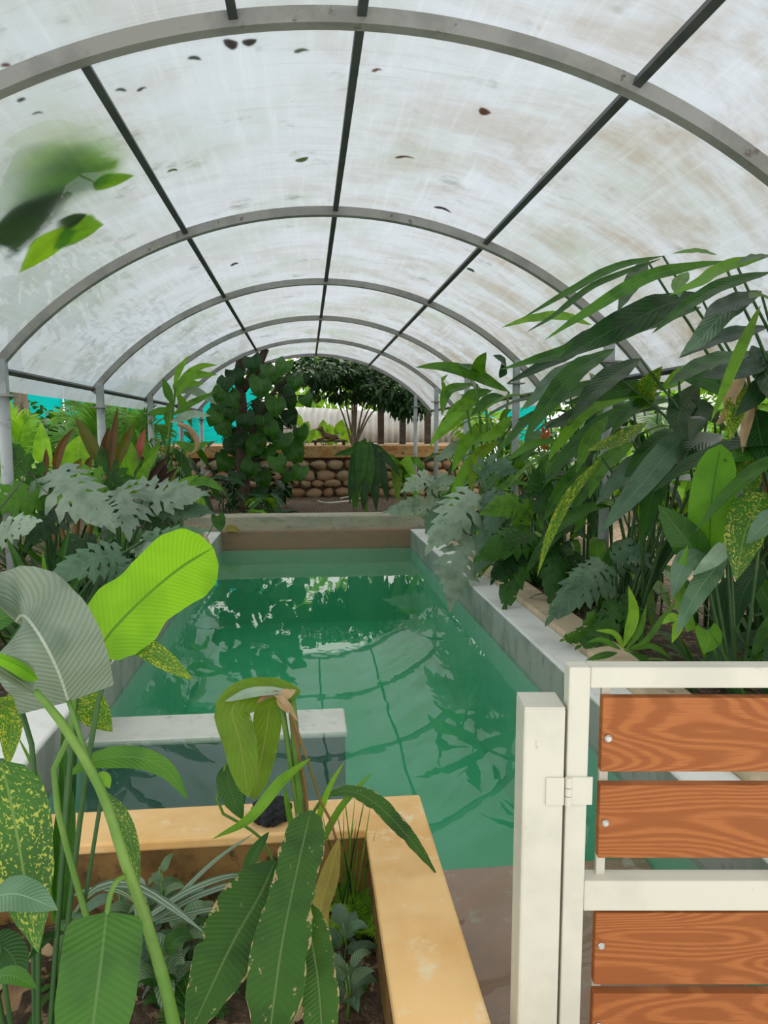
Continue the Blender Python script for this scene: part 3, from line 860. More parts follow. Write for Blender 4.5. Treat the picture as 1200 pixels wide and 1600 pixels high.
# bench with carved animal
p0 = at(489, 700, 16.2); p1 = at(541, 700, 16.2); zt = .965
bn = thing('low_bench', 'low dark wooden bench on the terrace above the stone wall', 'bench', ((p0.x + p1.x) / 2, 16.2, .96))
bh = at(515, 688, 16.2).z
b = MB(); b.box((p0.x - .02, 16.05, bh - .035), (p1.x + .02, 16.4, bh)); b.build('seat', M['darkwood'], bn, bevel=.004)
for x in (p0.x + .03, p1.x - .08):
    for y in (16.07, 16.33):
        b = MB(); b.box((x, y, .93), (x + .05, y + .05, bh - .034)); b.build('leg', M['darkwood'], bn)
M['carved'] = surf('carved_brown_wood', (.20, .12, .06), (.11, .065, .03), 12, rough=.6)
cx = (p0.x + p1.x) / 2 - .03
b = MB()
b.tube(resample([(cx + .22, 16.2, bh + .05), (cx + .08, 16.2, bh + .075), (cx - .06, 16.2, bh + .10), (cx - .12, 16.2, bh + .17), (cx - .15, 16.19, bh + .23)], 12), [.02, .045, .06, .065, .062, .065, .07, .07, .065, .055, .05, .05, .04], 12)
b.blob((cx - .165, 16.17, bh + .25), .062, 2, .05, squash=(1.1, .9, .9))
b.blob((cx - .225, 16.16, bh + .238), .034, 2, .05, squash=(1.3, .9, .8))
for s in (-1, 1):
    b.tube([(cx - .15, 16.2 + s * .035, bh + .29), (cx - .14, 16.2 + s * .05, bh + .325)], [.018, .004], 6)
    b.tube([(cx - .08, 16.2 + s * .05, bh + .08), (cx - .14, 16.18 + s * .055, bh + .03), (cx - .24, 16.17 + s * .055, bh + .02)], [.035, .026, .02], 8)
    b.tube([(cx + .15, 16.2 + s * .05, bh + .06), (cx + .1, 16.2 + s * .07, bh + .03), (cx + .02, 16.2 + s * .075, bh + .018)], [.04, .03, .02], 8)
b.tube(resample([(cx + .2, 16.2, bh + .04), (cx + .3, 16.19, bh + .02), (cx + .36, 16.15, bh + .012)], 6), [.016, .014, .012, .011, .010, .009, .006], 6)
tag(b.build('carved_animal', M['carved'], None, smooth=True), 'small brown carved animal figure lying on the low bench', 'carving')
# corrugated fence
cf = thing('corrugated_fence', 'pale corrugated metal sheet fence behind the bench', 'fence', (1.5, 20.5, .95))
b = MB(); n = 260
x0, x1 = -1.1, 6.0
prev = None
for i in range(n + 1):
    x = x0 + (x1 - x0) * i / n
    y = 20.5 + .035 * math.sin(i * 2 * PI / 6.5)
    zt = 1.98 - .05 * (x - x0)
    c = [b.vert((x, y + d, zz)) for d, zz in ((0, .9), (0, zt), (.006, zt), (.006, .9))]
    if prev:
        for k in range(4): b.quad(prev[k], c[k], c[(k + 1) % 4], prev[(k + 1) % 4])
    prev = c
b.build('sheet', M['tin'], cf, smooth=True)
for x in (-1.0, 1.2, 3.4, 5.6):
    b = MB(); b.box((x, 20.54, .9), (x + .06, 20.6, 1.9)); b.build('post', M['darkwood'], cf)
# shade net fences
def net(name, label, a, c, h0, h1, zb, nm=5):
    a, c = V(a), V(c); t = thing(name, label, 'fence', ((a.x + c.x) / 2, (a.y + c.y) / 2, zb))
    m = MB(); nx, nz = 60, 10; d = (c - a); sd_ = V((-d.y, d.x, 0)).normalized()
    ids = [[m.vert(a + d * (i / nx) + V((0, 0, zb + (h0 + (h1 - h0) * i / nx) * j / nz - .04 * math.sin(PI * ((i * nm / nx) % 1)) * j / nz)) + sd_ * .05 * noise.noise(V((i * .3, j * .25, a.x)))) for j in range(nz + 1)] for i in range(nx + 1)]
    for i in range(nx):
        for j in range(nz): m.quad(ids[i][j], ids[i + 1][j], ids[i + 1][j + 1], ids[i][j + 1])
    m.build('net', M['net'], t, smooth=True)
    for i in range(nm + 1):
        q = a + d * (i / nm) + sd_ * .1
        m = MB(); m.tube([q + V((0, 0, zb - .1)), q + V((0, 0, zb + h0 + .05))], .035, 8); m.build('post', M['bark'], t, smooth=True)
net('shade_net_fence', 'long turquoise shade net fence running behind the left planting', (-6.6, 4.5, 0), (-6.0, 19.3, 0), 2.5, 2.6, -.05)
net('shade_net_fence', 'turquoise shade net behind the dark trunks at the far left end', (-6.0, 19.4, 0), (-1.2, 19.6, 0), 2.6, 2.6, -.05, 3)
net('shade_net_fence', 'small strip of turquoise shade net at the far right above the fence', (3.4, 22.2, 0), (7.4, 22.2, 0), 1.75, 1.75, .95, 2)

def tree(name, label, trunk, tr_, crowns, mat, leafsize, n, bark='bark', group=None, shape='ovate', branches=(), cat='tree'):
    base = trunk[0]
    t = thing(name, label, cat, base, group)
    m = MB(); k = len(trunk) * 4
    m.tube(resample(trunk, k), [tr_ * (1 - .6 * i / k) for i in range(k + 1)], 10)
    m.build('trunk', M[bark], t, smooth=True)
    for br in branches:
        m = MB(); kk = len(br[0]) * 3
        m.tube(resample(br[0], kk), [br[1] * (1 - .6 * i / kk) for i in range(kk + 1)], 7)
        m.build('branch', M[bark], t, smooth=True)
    m = MB()
    for c, rad, q in crowns: cloud(m, c, rad, int(n * q), leafsize, shape)
    m.build('foliage', M[mat], t, smooth=True)
    return t
# trees and shrubs beyond the net and fence
for i, (x, y, z0, h, r, mt, ls, lab) in enumerate([
    (-9.4, 9, 0, 4.6, 2.2, 'mid', .28, 'green tree standing beyond the turquoise net, nearest the left edge'),
    (-9.6, 15, 0, 5.0, 2.6, 'green', .3, 'green tree beyond the turquoise net behind the bronze leaved plants'),
    (-4.2, 23, 0, 5.0, 2.6, 'green', .3, 'tall green tree behind the far turquoise net'),
    (.2, 25, .95, 3.4, 2.3, 'light', .3, 'pale green tree above the corrugated fence'),
    (3.8, 25.5, .95, 3.6, 2.4, 'mid', .3, 'mid green tree behind the right end of the corrugated fence'),
    (9.2, 24.5, .95, 4.0, 2.2, 'mid', .3, 'green tree far off behind the right planting'),
    (9.6, 13, 0, 4.6, 2.6, 'mid', .28, 'green tree across the clearing at the right'),
    (8.2, 6.8, 0, 4.4, 2.2, 'light', .26, 'pale green tree at the right beyond the clearing')]):
    tree('background_tree', lab, [(x, y, z0 - .1), (x + .1, y, z0 + h * .35), (x - .1, y, z0 + h * .6)], .16, [((x, y, z0 + h * .62), (r, r, h * .42), 1)], mt, ls, 900)
for i, (x, y, z0, r, h, mt, lab) in enumerate([
    (6.6, 3.6, 0, 1.0, 2.4, 'mid', 'tall mid green shrub at the far right of the clearing, nearest the front'),
    (7.0, 6.0, 0, 1.1, 2.6, 'green', 'tall dark green shrub across the clearing on the right'),
    (7.2, 8.6, 0, 1.2, 2.6, 'mid', 'tall mid green shrub across the clearing, second along'),
    (6.9, 11.4, 0, 1.2, 2.6, 'light', 'tall pale shrub across the clearing, third along'),
    (6.6, 14.2, 0, 1.1, 2.4, 'green', 'tall green shrub at the far corner of the clearing'),
    (7.4, 16.6, .95, 1.2, 2.2, 'mid', 'green shrub on the terrace at the far right'),
    (4.4, 18.6, .95, .6, 1.0, 'light', 'pale shrub on the terrace in front of the right end of the fence'),
    (5.2, 4.6, 0, .9, 1.3, 'light', 'pale green shrub in the clearing behind the right planting, nearest'),
    (5.6, 7.2, 0, 1.0, 1.5, 'mid', 'mid green shrub in the clearing behind the right planting'),
    (5.4, 10.2, 0, 1.0, 1.5, 'light', 'pale shrub in the clearing behind the right planting, farther along'),
    (5.0, 13.0, 0, 1.0, 1.4, 'mid', 'mid green shrub at the far end of the clearing on the right'),
    (-4.9, 13.2, 0, 1.0, 1.7, 'green', 'dark green shrub in front of the turquoise net, far left'),
    (-4.6, 16.2, 0, 1.2, 1.7, 'dark', 'dark shrub near the corner of the turquoise nets'),
    (-3.4, 13.4, 0, .8, 1.3, 'dark', 'dark shrub at the left end of the stone wall')]):
    m = thing('background_shrub', lab, 'shrub', (x, y, z0))
    s = MB()
    for k in range(6):
        a = k * PI / 3
        s.tube([(x, y, z0 - .06), (x + math.cos(a) * r * .3, y + math.sin(a) * r * .3, z0 + h * .6)], [.025, .008], 6)
    s.build('stalks', M['bark'], m)
    f = MB(); cloud(f, (x, y, z0 + h * .58), (r, r, h * .5), int(480 * (h / 1.3) ** 1.5), .22, 'ovate', fill=.3); f.build('foliage', M[mt], m, smooth=True)
tree('overhanging_tree', 'leafy tree whose crown hangs over the upper left of the roof', [(-4.6, 2.2, -.1), (-4.4, 2.2, 2.6), (-3.4, 2.2, 4.4)], .16, [((-2.9, 2.0, 4.7), (1.7, 1.9, .9), 1)], 'light', .24, 700)
# rough trunk in front of the net at the left edge
q = at(36, 700, 12)
tree('tree_trunk', 'rough brown tree trunk against the turquoise net at the left edge', [(q.x, 12, -.08), (q.x + .03, 12, 1.2), (q.x - .05, 12, 2.6), (q.x, 12, 3.6)], .15, [((q.x, 12, 3.8), (1.6, 1.6, .9), 1)], 'mid', .25, 500, 'barkl')
# big-leaved tree at the far left end of the pool
bl = Plant('big_leaf_tree', 'dark tree with big round heart-shaped leaves at the far left end of the pool', (at(385, 800, 12).x, 12.0, -.03), 'tree', None, True)
def bpx(*L): return [at(*p) for p in L]
bl.stem.tube(resample([(at(385, 800, 12).x, 12, -.06)] + bpx((378, 720, 12), (378, 640, 12), (374, 580, 12), (385, 520, 12)), 16), [.115 - .003 * i for i in range(17)], 10)
bl.stem.tube(resample(bpx((383, 700, 12), (410, 640, 11.8), (440, 600, 11.7), (462, 590, 11.6)), 10), .035, 7)
bl.stem.tube(resample(bpx((380, 610, 12), (402, 575, 11.9), (415, 545, 11.9)), 8), .06, 7)
bl.stem.tube(resample(bpx((378, 660, 12), (350, 620, 11.9), (345, 590, 11.9)), 8), .03, 7)
big = [(408, 608, 20), (445, 608, 20), (432, 637, 19), (398, 590, 16), (425, 590, 17), (452, 628, 15), (404, 640, 16), (384, 660, 17), (412, 662, 16), (437, 690, 17), (462, 708, 18), (437, 727, 16), (470, 680, 14), (420, 712, 14), (396, 700, 16), (365, 625, 15), (350, 602, 15), (344, 640, 16), (352, 672, 14), (366, 700, 17), (388, 735, 16), (412, 750, 15), (455, 652, 14), (480, 627, 12), (395, 570, 15), (440, 575, 14), (342, 618, 13), (360, 650, 14), (378, 690, 15), (350, 725, 15), (372, 752, 16), (398, 775, 14), (425, 585, 15), (462, 600, 14), (333, 655, 14), (466, 740, 14), (448, 745, 12), (405, 690, 15), (425, 675, 14), (370, 590, 15)]
for i, (x, y, h_) in enumerate(big):
    Y = rnd.uniform(11.2, 12.3); a = rnd.uniform(-.7, .7)
    l_ = h_ * 1.75
    bl.px([(x - math.sin(a) * l_ * .45, y - l_ * .45, Y), (x, y, Y - .08), (x + math.sin(a) * l_ * .55, y + l_ * .5, Y - .04)], h_ * 1.0, rnd.choice(('green', 'green', 'dark')), 'heart', roll=rnd.uniform(-.5, .5), up=rnd.uniform(.1, .8), seg=8, half=2, droop=.2, fold=.1)
    c = at(x - math.sin(a) * l_ * .45, y - l_ * .45, Y)
    tr0 = V((at(380, y + 15, 12).x, 12, c.z - .18))
    bl.stem.tube(resample([tr0, tr0.lerp(c, .5) + V((0, 0, .06)), c], 5), .008, 5)
m = MB(); cloud(m, (at(395, 640, 12.6).x, 12.7, 1.6), (.75, .35, .85), 90, .26, 'ovate', fill=.1); cloud(m, (at(390, 745, 12.6).x, 12.6, .45), (.7, .35, .5), 120, .24, 'ovate', fill=.1)
m.build('foliage', M['dark'], bl.o, smooth=True)
bl.done('bark', 'trunk')
# multi-stemmed tree on the terrace and its dark spreading crown, and a post-and-beam pergola
mt_ = at(553, 695, 16.6)
stems = []
for (x, y) in ((520, 610), (535, 600), (548, 595), (560, 598), (575, 600), (590, 610), (602, 625)):
    stems.append(([(mt_.x + rnd.uniform(-.06, .06), 16.6, .93), at((553 + x) / 2, 650, 16.6), at(x, y, 16.5)], .028))
tree('spreading_tree', 'many-stemmed tree with a dark small-leaved crown above the terrace bench', [(mt_.x, 16.6, .9), at(553, 660, 16.6), at(556, 600, 16.6)], .05,
     [(at(545, 600, 16.2), (1.0, .8, .38), .7), (at(610, 600, 15.6), (.8, .8, .5), .8), (at(565, 575, 16), (1.5, .9, .3), 1), (at(500, 580, 15.6), (.8, .7, .3), .7), (at(640, 615, 15.4), (.55, .6, .5), .6)], 'dark', .13, 1300, 'barkl', branches=stems)
pg = thing('pergola', 'dark post-and-beam pergola over the terrace', 'pergola', (1.5, 17.5, .95))
for x in (595, 629, 668):
    q = at(x, 690, 17.5)
    b = MB(); b.box((q.x - .07, 17.43, .9), (q.x + .07, 17.57, 3.0)); b.build('post', M['darkwood'], pg)
q0, q1 = at(470, 572, 17.5), at(690, 572, 17.5)
b = MB(); b.box((q0.x, 17.42, q0.z - .06), (q1.x, 17.58, q0.z + .06)); b.build('beam', M['darkwood'], pg)
b = MB(); b.box((q0.x, 18.9, q0.z + .0), (q1.x, 19.05, q0.z + .12)); b.build('beam', M['darkwood'], pg)
for i in range(6):
    x = q0.x + (q1.x - q0.x) * (i + .5) / 6
    b = MB(); b.box((x - .04, 17.2, q0.z + .06), (x + .04, 19.3, q0.z + .18)); b.build('rafter', M['darkwood'], pg)
# big light leaves around the bench
tr_ = Plant('taro_plant', 'pale green big-leaved plant right behind the carved animal and bench', (at(505, 695, 17).x, 17, .955), single=True)
for (x, y, h_, a) in ((520, 675, 9, -.5), (495, 678, 9, .5), (505, 668, 8, 0), (530, 668, 9, .4), (538, 680, 9, .9), (520, 685, 8, -.9)):
    tr_.px([(x, y + 8, 17), (x + 5 * a, y, 17), (x + 12 * a, y - 13, 17.05)], h_, 'light', 'heart', seg=6, half=2)
    tr_.stempx([(x, y + 8, 17)], .012, True, 5)
tr_.done()
tr_ = Plant('taro_plant', 'pale big-leaved plant on the terrace just left of the bench', (at(474, 690, 16).x, 16, .955), single=True)
for (x, y, h_, a) in ((474, 668, 9, .6), (466, 655, 8, -.2), (480, 680, 7, .9)):
    tr_.px([(x, y + 8, 16), (x + 5 * a, y, 16), (x + 14 * a, y - 10, 16.05)], h_, 'light', 'heart', seg=6, half=2)
    tr_.stempx([(x, y + 8, 16)], .012, True, 5)
tr_.done()
# hose, at the wall foot
hp = [atz(x, y, .01) for x, y in ((497, 783), (510, 786), (535, 784), (555, 782), (562, 778), (548, 776), (532, 779))]
b = MB(); b.tube(resample(hp, 40), .016, 8)
M['hose'] = surf('pale_hose', (.6, .58, .5), (.5, .48, .4), 8, rough=.5)
tag(b.build('garden_hose', M['hose'], None, smooth=True), 'pale garden hose curled on the ground below the stone wall', 'hose')

# ------------------------------------------------------------------ back bed, between the pool and the stone wall
bk = Plant('drooping_plant', 'plant with long dark leaves hanging straight down behind the far curb', (at(572, 790, 10.3).x, 10.3, -.03), single=True)
c = at(572, 700, 10.3)
for (x, y, x2, y2, h_) in ((560, 702, 552, 800, 8), (566, 700, 562, 765, 10), (575, 702, 578, 770, 10), (583, 705, 592, 765, 9), (590, 712, 606, 785, 8), (555, 712, 546, 790, 7), (570, 730, 568, 800, 9), (584, 735, 588, 800, 8), (596, 708, 625, 745, 7), (550, 705, 520, 712, 6), (560, 738, 556, 800, 8)):
    bk.px([(572, 704, 10.25), ((572 + x) / 2, y - 10, 10.2), (x, y, 10.15), ((x + x2) / 2 + (x2 - x) * .1, (y + y2) / 2, 10.1), (x2, y2, 10.1)], h_, rnd.choice(('green', 'dark', 'green')), 'lance', up=.1, seg=12)
bk.stempx([(572, 706, 10.27), (573, 750, 10.3)], .022, True)
bk.done()
yl = Plant('broad_leaf_plant', 'yellowish broad-leaved plant right of the hanging dark leaves, behind the far curb', (at(640, 790, 10.4).x, 10.4, -.03), single=True)
for (x, y, x2, y2, h_, mt) in ((600, 712, 590, 700, 8, 'mid'), (635, 720, 650, 755, 9, 'light'), (620, 735, 622, 785, 9, 'olive'), (640, 745, 655, 790, 8, 'mid'), (610, 720, 585, 718, 7, 'light'), (650, 720, 670, 745, 7, 'mid')):
    yl.px([(630, 755, 10.4), ((630 + x) / 2, (750 + y) / 2 - 8, 10.3), (x, y, 10.2), (x2, y2, 10.1)], h_, mt, 'lance')
yl.stempx([(630, 755, 10.4)], .015, True)
yl.done()
strap_clump('grass_clump', 'grassy clump behind the right end of the far curb', at(665, 780, 10.2).x, 10.6, -.03, 22, (.5, .9), .02, ('mid', 'green'), (.8, 2), (.3, .8))
big_clump('leafy_shrub', 'green leafy plant by the far curb below the big-leaved tree', at(412, 790, 10).x, 10.1, -.03, 9, (.15, .4), (.3, .45), .055, mats=('mid', 'green'), sag=(.5, 1), stem=.008, shape='ovate')
big_clump('leafy_shrub', 'low bright leafy plant at the left end of the far curb', at(385, 790, 9.9).x, 9.9, -.03, 8, (.08, .25), (.2, .35), .05, mats=('light', 'mid'), sag=(.5, 1), stem=.006, shape='ovate')
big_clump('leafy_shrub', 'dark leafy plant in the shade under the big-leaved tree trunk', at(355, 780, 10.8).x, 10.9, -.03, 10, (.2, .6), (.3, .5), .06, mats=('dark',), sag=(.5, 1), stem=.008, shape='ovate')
for i, (px, Y, lab) in enumerate(((465, 10.2, 'small dark fern at the foot of the far curb, left of the hanging leaves'), (440, 11.0, 'small dark fern among litter in the shade before the stone wall'), (520, 10.6, 'tiny green fern on the litter in front of the stone wall'))):
    q = at(px, 790, Y)
    f = Plant('fern', lab, (q.x, Y, -.03), cat='fern')
    for k in range(9):
        a = k * 2 * PI / 9 + rnd.random()
        frond(f.mb('dark' if i else 'mid'), arc((q.x, Y, -.02), (math.cos(a), math.sin(a), 1.0), .42, .6, 6), .10, (0, 0, 1), 10, .014, .3, f.stem, r=.004)
    f.done()
q = at(362, 832, 9.3)

# ------------------------------------------------------------------ left bed along the pool
G0 = -.03
def P_(name, label, x, y, z0=G0, cat='plant', group=None): return Plant(name, label, (x, y, z0), cat, group, True)
def lobepx(p, pts, hw, mat, n=8, droop=.3, up=.35, roll=0.0, stemto=True, r=.009, **kw):
    Pt = [at(*q) for q in pts]
    ym = sum((q - CAM).dot(FWD) for q in Pt) / len(Pt)
    nn = tocam(Pt[len(Pt) // 2], up)
    if roll: nn = Matrix.Rotation(roll, 3, (Pt[-1] - Pt[0]).normalized()) @ nn
    lobed(p.mb(mat), Pt, hw * ym / F, nn, n, droop, **kw)
    if stemto:
        b = p.base - V((0, 0, .02)); a = Pt[0]
        p.stem.tube(resample([b, b.lerp(a, .55) + V((0, 0, .12)), a], 9), r, 6)
# split-leaf philodendrons, silvery, left
p = P_('split_leaf_plant', 'silvery split-leaf plant with deeply lobed leaves beside the nearest left post', -1.75, 5.15)
lobepx(p, [(80, 738, 5.1), (112, 765, 4.9), (165, 815, 4.75)], 48, 'silver', 9, .5)
lobepx(p, [(0, 838, 4.7), (22, 825, 4.6), (58, 815, 4.5)], 26, 'silver', 7)
lobepx(p, [(78, 760, 5.2), (40, 735, 5.1), (2, 690, 5.05)], 30, 'green', 7)
lobepx(p, [(70, 790, 5.0), (35, 778, 4.9), (-12, 790, 4.8)], 36, 'mid', 8)
lobepx(p, [(95, 800, 5.0), (70, 820, 4.8), (45, 850, 4.7)], 26, 'dark', 7)
p.done('stemd')
p = P_('split_leaf_plant', 'silvery split-leaf plant with deeply lobed leaves in front of the second left post', -1.55, 6.2)
lobepx(p, [(182, 765, 6.1), (196, 785, 6.0), (200, 822, 5.9)], 46, 'silver', 9, .5)
lobepx(p, [(215, 772, 6.2), (258, 775, 6.1), (312, 772, 6.0)], 34, 'silver', 9, .25)
lobepx(p, [(190, 758, 6.4), (170, 735, 6.4), (160, 705, 6.4)], 24, 'green', 7)
lobepx(p, [(160, 750, 6.3), (120, 755, 6.2), (95, 790, 6.1)], 28, 'mid', 7)
lobepx(p, [(240, 790, 6.2), (285, 795, 6.1), (325, 800, 6.0)], 22, 'blue', 8)
lobepx(p, [(225, 795, 6.2), (245, 820, 6.1), (255, 850, 6.0)], 24, 'dark', 8)
p.done('stemd')
p = P_('split_leaf_plant', 'darker split-leaf plant with hand-like leaves drooping towards the pool, left of the big lit leaf', -1.5, 4.7)
lobepx(p, [(190, 868, 4.6), (150, 872, 4.45), (85, 900, 4.35)], 34, 'blue', 9, .5)
lobepx(p, [(175, 880, 4.6), (195, 890, 4.5), (225, 905, 4.4)], 26, 'blue', 8, .5)
lobepx(p, [(225, 845, 5.2), (265, 840, 5.1), (318, 830, 5.0)], 22, 'blue', 9)
lobepx(p, [(215, 850, 5.2), (245, 865, 5.0), (270, 880, 4.9)], 18, 'silver', 8)
lobepx(p, [(150, 850, 4.7), (120, 850, 4.6), (95, 870, 4.5)], 22, 'dark', 8)
p.done('stemd')
# bronze and green upright straps
p = P_('bronze_cordyline', 'bronze and red upright strap-leaved plant between the two nearest left posts', -2.05, 6.6)
for pts, h_, mt in (([(84, 745), (95, 700), (116, 668)], 7, 'red'), ([(158, 730), (140, 690), (117, 652)], 10, 'redgreen'), ([(163, 735), (166, 700), (171, 665)], 9, 'red'),
                    ([(70, 745), (72, 720), (72, 700)], 5, 'red'), ([(112, 740), (120, 728), (128, 716)], 7, 'redgreen'), ([(135, 740), (138, 725), (144, 712)], 6, 'red'), ([(38, 720), (20, 705), (2, 692)], 6, 'red'),
                    ([(180, 735), (192, 700), (210, 660)], 8, 'redgreen'), ([(172, 735), (178, 680), (184, 634)], 6, 'red')):
    Y = rnd.uniform(6.35, 6.8); p.px([(x, y, Y) for x, y in pts], h_, mt, 'lance', fold=.45, up=.1)
p.stempx([(125, 745, 6.6)], .03, True); p.stempx([(170, 738, 6.6)], .03, True); p.stempx([(80, 745, 6.6)], .02, True); p.stempx([(35, 722, 6.6)], .02, True)
p.done('stemb')
p = P_('pink_cordyline', 'plant with one pink young leaf and pointed green straps behind the second left post', -2.0, 7.6)
for pts, h_, mt in (([(213, 725), (218, 700), (227, 668)], 6, 'pink'), ([(240, 740), (228, 700), (210, 668)], 8, 'mid'), ([(190, 735), (195, 690), (200, 655)], 9, 'mid'), ([(222, 740), (236, 715), (250, 690)], 8, 'light'), ([(205, 742), (207, 715), (205, 690)], 9, 'light')):
    Y = rnd.uniform(7.35, 7.8); p.px([(x, y, Y) for x, y in pts], h_, mt, 'lance', fold=.35, up=.1)
for x in (210, 235, 195): p.stempx([(x, 736, 7.6)], .016, True)
p.done('stemd')
p = P_('burgundy_cordyline', 'dark burgundy strap-leaved plant low in front of the third left post', -1.75, 7.0)
for pts, h_, mt in (([(222, 765), (240, 740), (264, 710)], 6, 'burg'), ([(232, 770), (250, 745), (262, 722)], 8, 'burg'), ([(240, 775), (258, 750), (278, 730)], 6, 'burg'), ([(245, 775), (262, 760), (276, 738)], 5, 'redgreen'), ([(222, 765), (218, 748), (222, 735)], 6, 'burg')):
    Y = rnd.uniform(6.75, 7.1); p.px([(x, y, Y) for x, y in pts], h_, mt, 'lance', fold=.4, up=.1)
p.stempx([(236, 772, 6.95)], .02, True)
p.done('stemb')
p = P_('banana_plant', 'plant with one pale upright oval leaf and a round leaf seen against the turquoise net', -2.85, 7.6)
p.px([(68, 738, 7.4), (66, 700, 7.4), (64, 658, 7.4)], 14, 'light', 'ovate', up=.1)
p.px([(120, 735, 7.8), (122, 705, 7.8), (124, 680, 7.8)], 24, 'light', 'ovate', up=.1)
p.px([(30, 735, 7.4), (22, 700, 7.4), (-5, 668, 7.4)], 11, 'mid', 'lance', up=.1)
p.stempx([(68, 738, 7.4)], .015, True); p.stempx([(121, 735, 7.8)], .015, True); p.stempx([(30, 735, 7.4)], .012, True)
p.done('stemd')
p = P_('bright_leaf_plant', 'bright lime upright leaf rising in front of the second left post', -1.72, 6.5)
p.px([(196, 776, 6.5), (197, 740, 6.5), (198, 708, 6.5)], 13, 'lime', 'ovate', up=.1, tint=.35)
p.px([(210, 776, 6.5), (222, 745, 6.5), (236, 712, 6.5)], 10, 'light', 'ovate', up=.1)
p.stempx([(198, 778, 6.5)], .015, True)
p.done()
# palms against the net
for i, (bx, by, lab, fr) in enumerate((
    (at(20, 760, 8.6).x, 8.6, 'yellow-green palm at the left edge in front of the net', [((20, 720), (5, 690), (-15, 690)), ((22, 720), (20, 670), (10, 640)), ((25, 720), (40, 690), (52, 680)), ((18, 720), (-5, 710), (-25, 730)), ((24, 720), (34, 672), (46, 650))]),
    (at(140, 760, 9.5).x, 9.5, 'feathery green palm in front of the turquoise net behind the bronze leaves', [((140, 700), (120, 655), (85, 650)), ((142, 700), (132, 640), (110, 625)), ((145, 700), (160, 640), (185, 650)), ((146, 700), (175, 650), (196, 680)), ((140, 700), (105, 680), (80, 690)), ((146, 700), (150, 645), (160, 622))]),
    (at(210, 760, 10).x, 10.0, 'second feathery green palm, right of the other one, near the third left post', [((215, 700), (200, 650), (180, 640)), ((217, 700), (225, 650), (238, 640)), ((218, 700), (240, 665), (262, 680)), ((214, 700), (190, 670), (172, 690))]))):
    p = P_('palm', lab, bx, by, G0, 'palm')
    for a, b_, c in fr:
        Y = by + rnd.uniform(-.25, .25)
        pts = [at(a[0], a[1], by), at(b_[0], b_[1], Y), at(c[0], c[1], Y)]
        frond(p.mb('light' if i == 0 else 'mid'), pts, .26, tocam(pts[1], .5), 18, .014, .45, p.stem)
        p.stem.tube(resample([p.base - V((0, 0, .02)), p.base.lerp(pts[0], .5), pts[0]], 5), .016, 6)
    p.done('stem')
# tall ginger beyond the third post
p = P_('tall_ginger', 'tall ginger with broad pale leaves reaching the roof beyond the third left post', -1.75, 8.8)
for pts, h_, mt in (([(275, 620), (295, 590), (340, 585)], 9, 'light'), ([(272, 600), (282, 575), (296, 555)], 5, 'light'), ([(275, 615), (300, 610), (340, 632)], 8, 'silver'), ([(268, 650), (300, 630), (338, 612)], 6, 'mid'), ([(266, 660), (300, 648), (330, 650)], 8, 'silver'),
                    ([(268, 630), (258, 600), (255, 590)], 7, 'mid'), ([(272, 605), (310, 575), (340, 570)], 7, 'light'), ([(270, 625), (262, 650), (262, 668)], 7, 'mid'), ([(276, 612), (290, 640), (300, 668)], 7, 'light'), ([(270, 640), (240, 645), (228, 650)], 7, 'mid'), ([(272, 612), (280, 600), (318, 600)], 8, 'light'),
                    ([(274, 690), (300, 700), (330, 690)], 8, 'mid'), ([(270, 700), (285, 720), (300, 755)], 8, 'green')):
    Y = rnd.uniform(8.3, 9.0); p.px([(x, y, Y) for x, y in pts], h_, mt, 'lance', up=.6, wave=.08)
for x, y in ((275, 600), (268, 640), (272, 690)): p.stempx([(x, y, 8.7)], .014, True)
p.done()
p = P_('papyrus', 'fine-leaved feathery papyrus clump by the pool edge below the tall ginger', -1.5, 9.0)
for k in range(9):
    c = V((-1.5 + rnd.uniform(-.35, .45), 9.0 + rnd.uniform(-.4, .3), rnd.uniform(.75, 1.45)))
    p.stem.tube(resample([p.base - V((0, 0, .02)), p.base.lerp(c, .6) + V((0, 0, .1)), c], 5), .006, 5)
    mm = p.mb('mid' if k % 2 else 'green')
    for j in range(26):
        a = rnd.random() * 2 * PI
        leaf(mm, arc(c, (math.cos(a), math.sin(a), rnd.uniform(-.1, 1)), rnd.uniform(.18, .3), rnd.uniform(.3, .9), 4), .006, (0, 0, 1), 'strap', seg=4, half=1)
p.done('stem')
p = P_('broad_leaf_plant', 'plant with long pale straps pointing at the pool above the silvery leaves', -1.5, 7.9)
for pts, h_, mt in (([(265, 775), (300, 758), (332, 747)], 8, 'silver'), ([(262, 770), (285, 755), (312, 742)], 7, 'light'), ([(290, 765), (318, 752), (352, 768)], 9, 'mid'), ([(268, 780), (300, 778), (330, 765)], 6, 'silver'), ([(262, 760), (270, 740), (282, 728)], 7, 'mid'), ([(285, 790), (310, 780), (322, 800)], 7, 'light')):
    Y = rnd.uniform(7.4, 7.9); p.px([(x, y, Y) for x, y in pts], h_, mt, 'lance', up=.8)
p.stempx([(265, 778, 7.7)], .014, True); p.stempx([(288, 775, 7.7)], .012, True)
p.done()
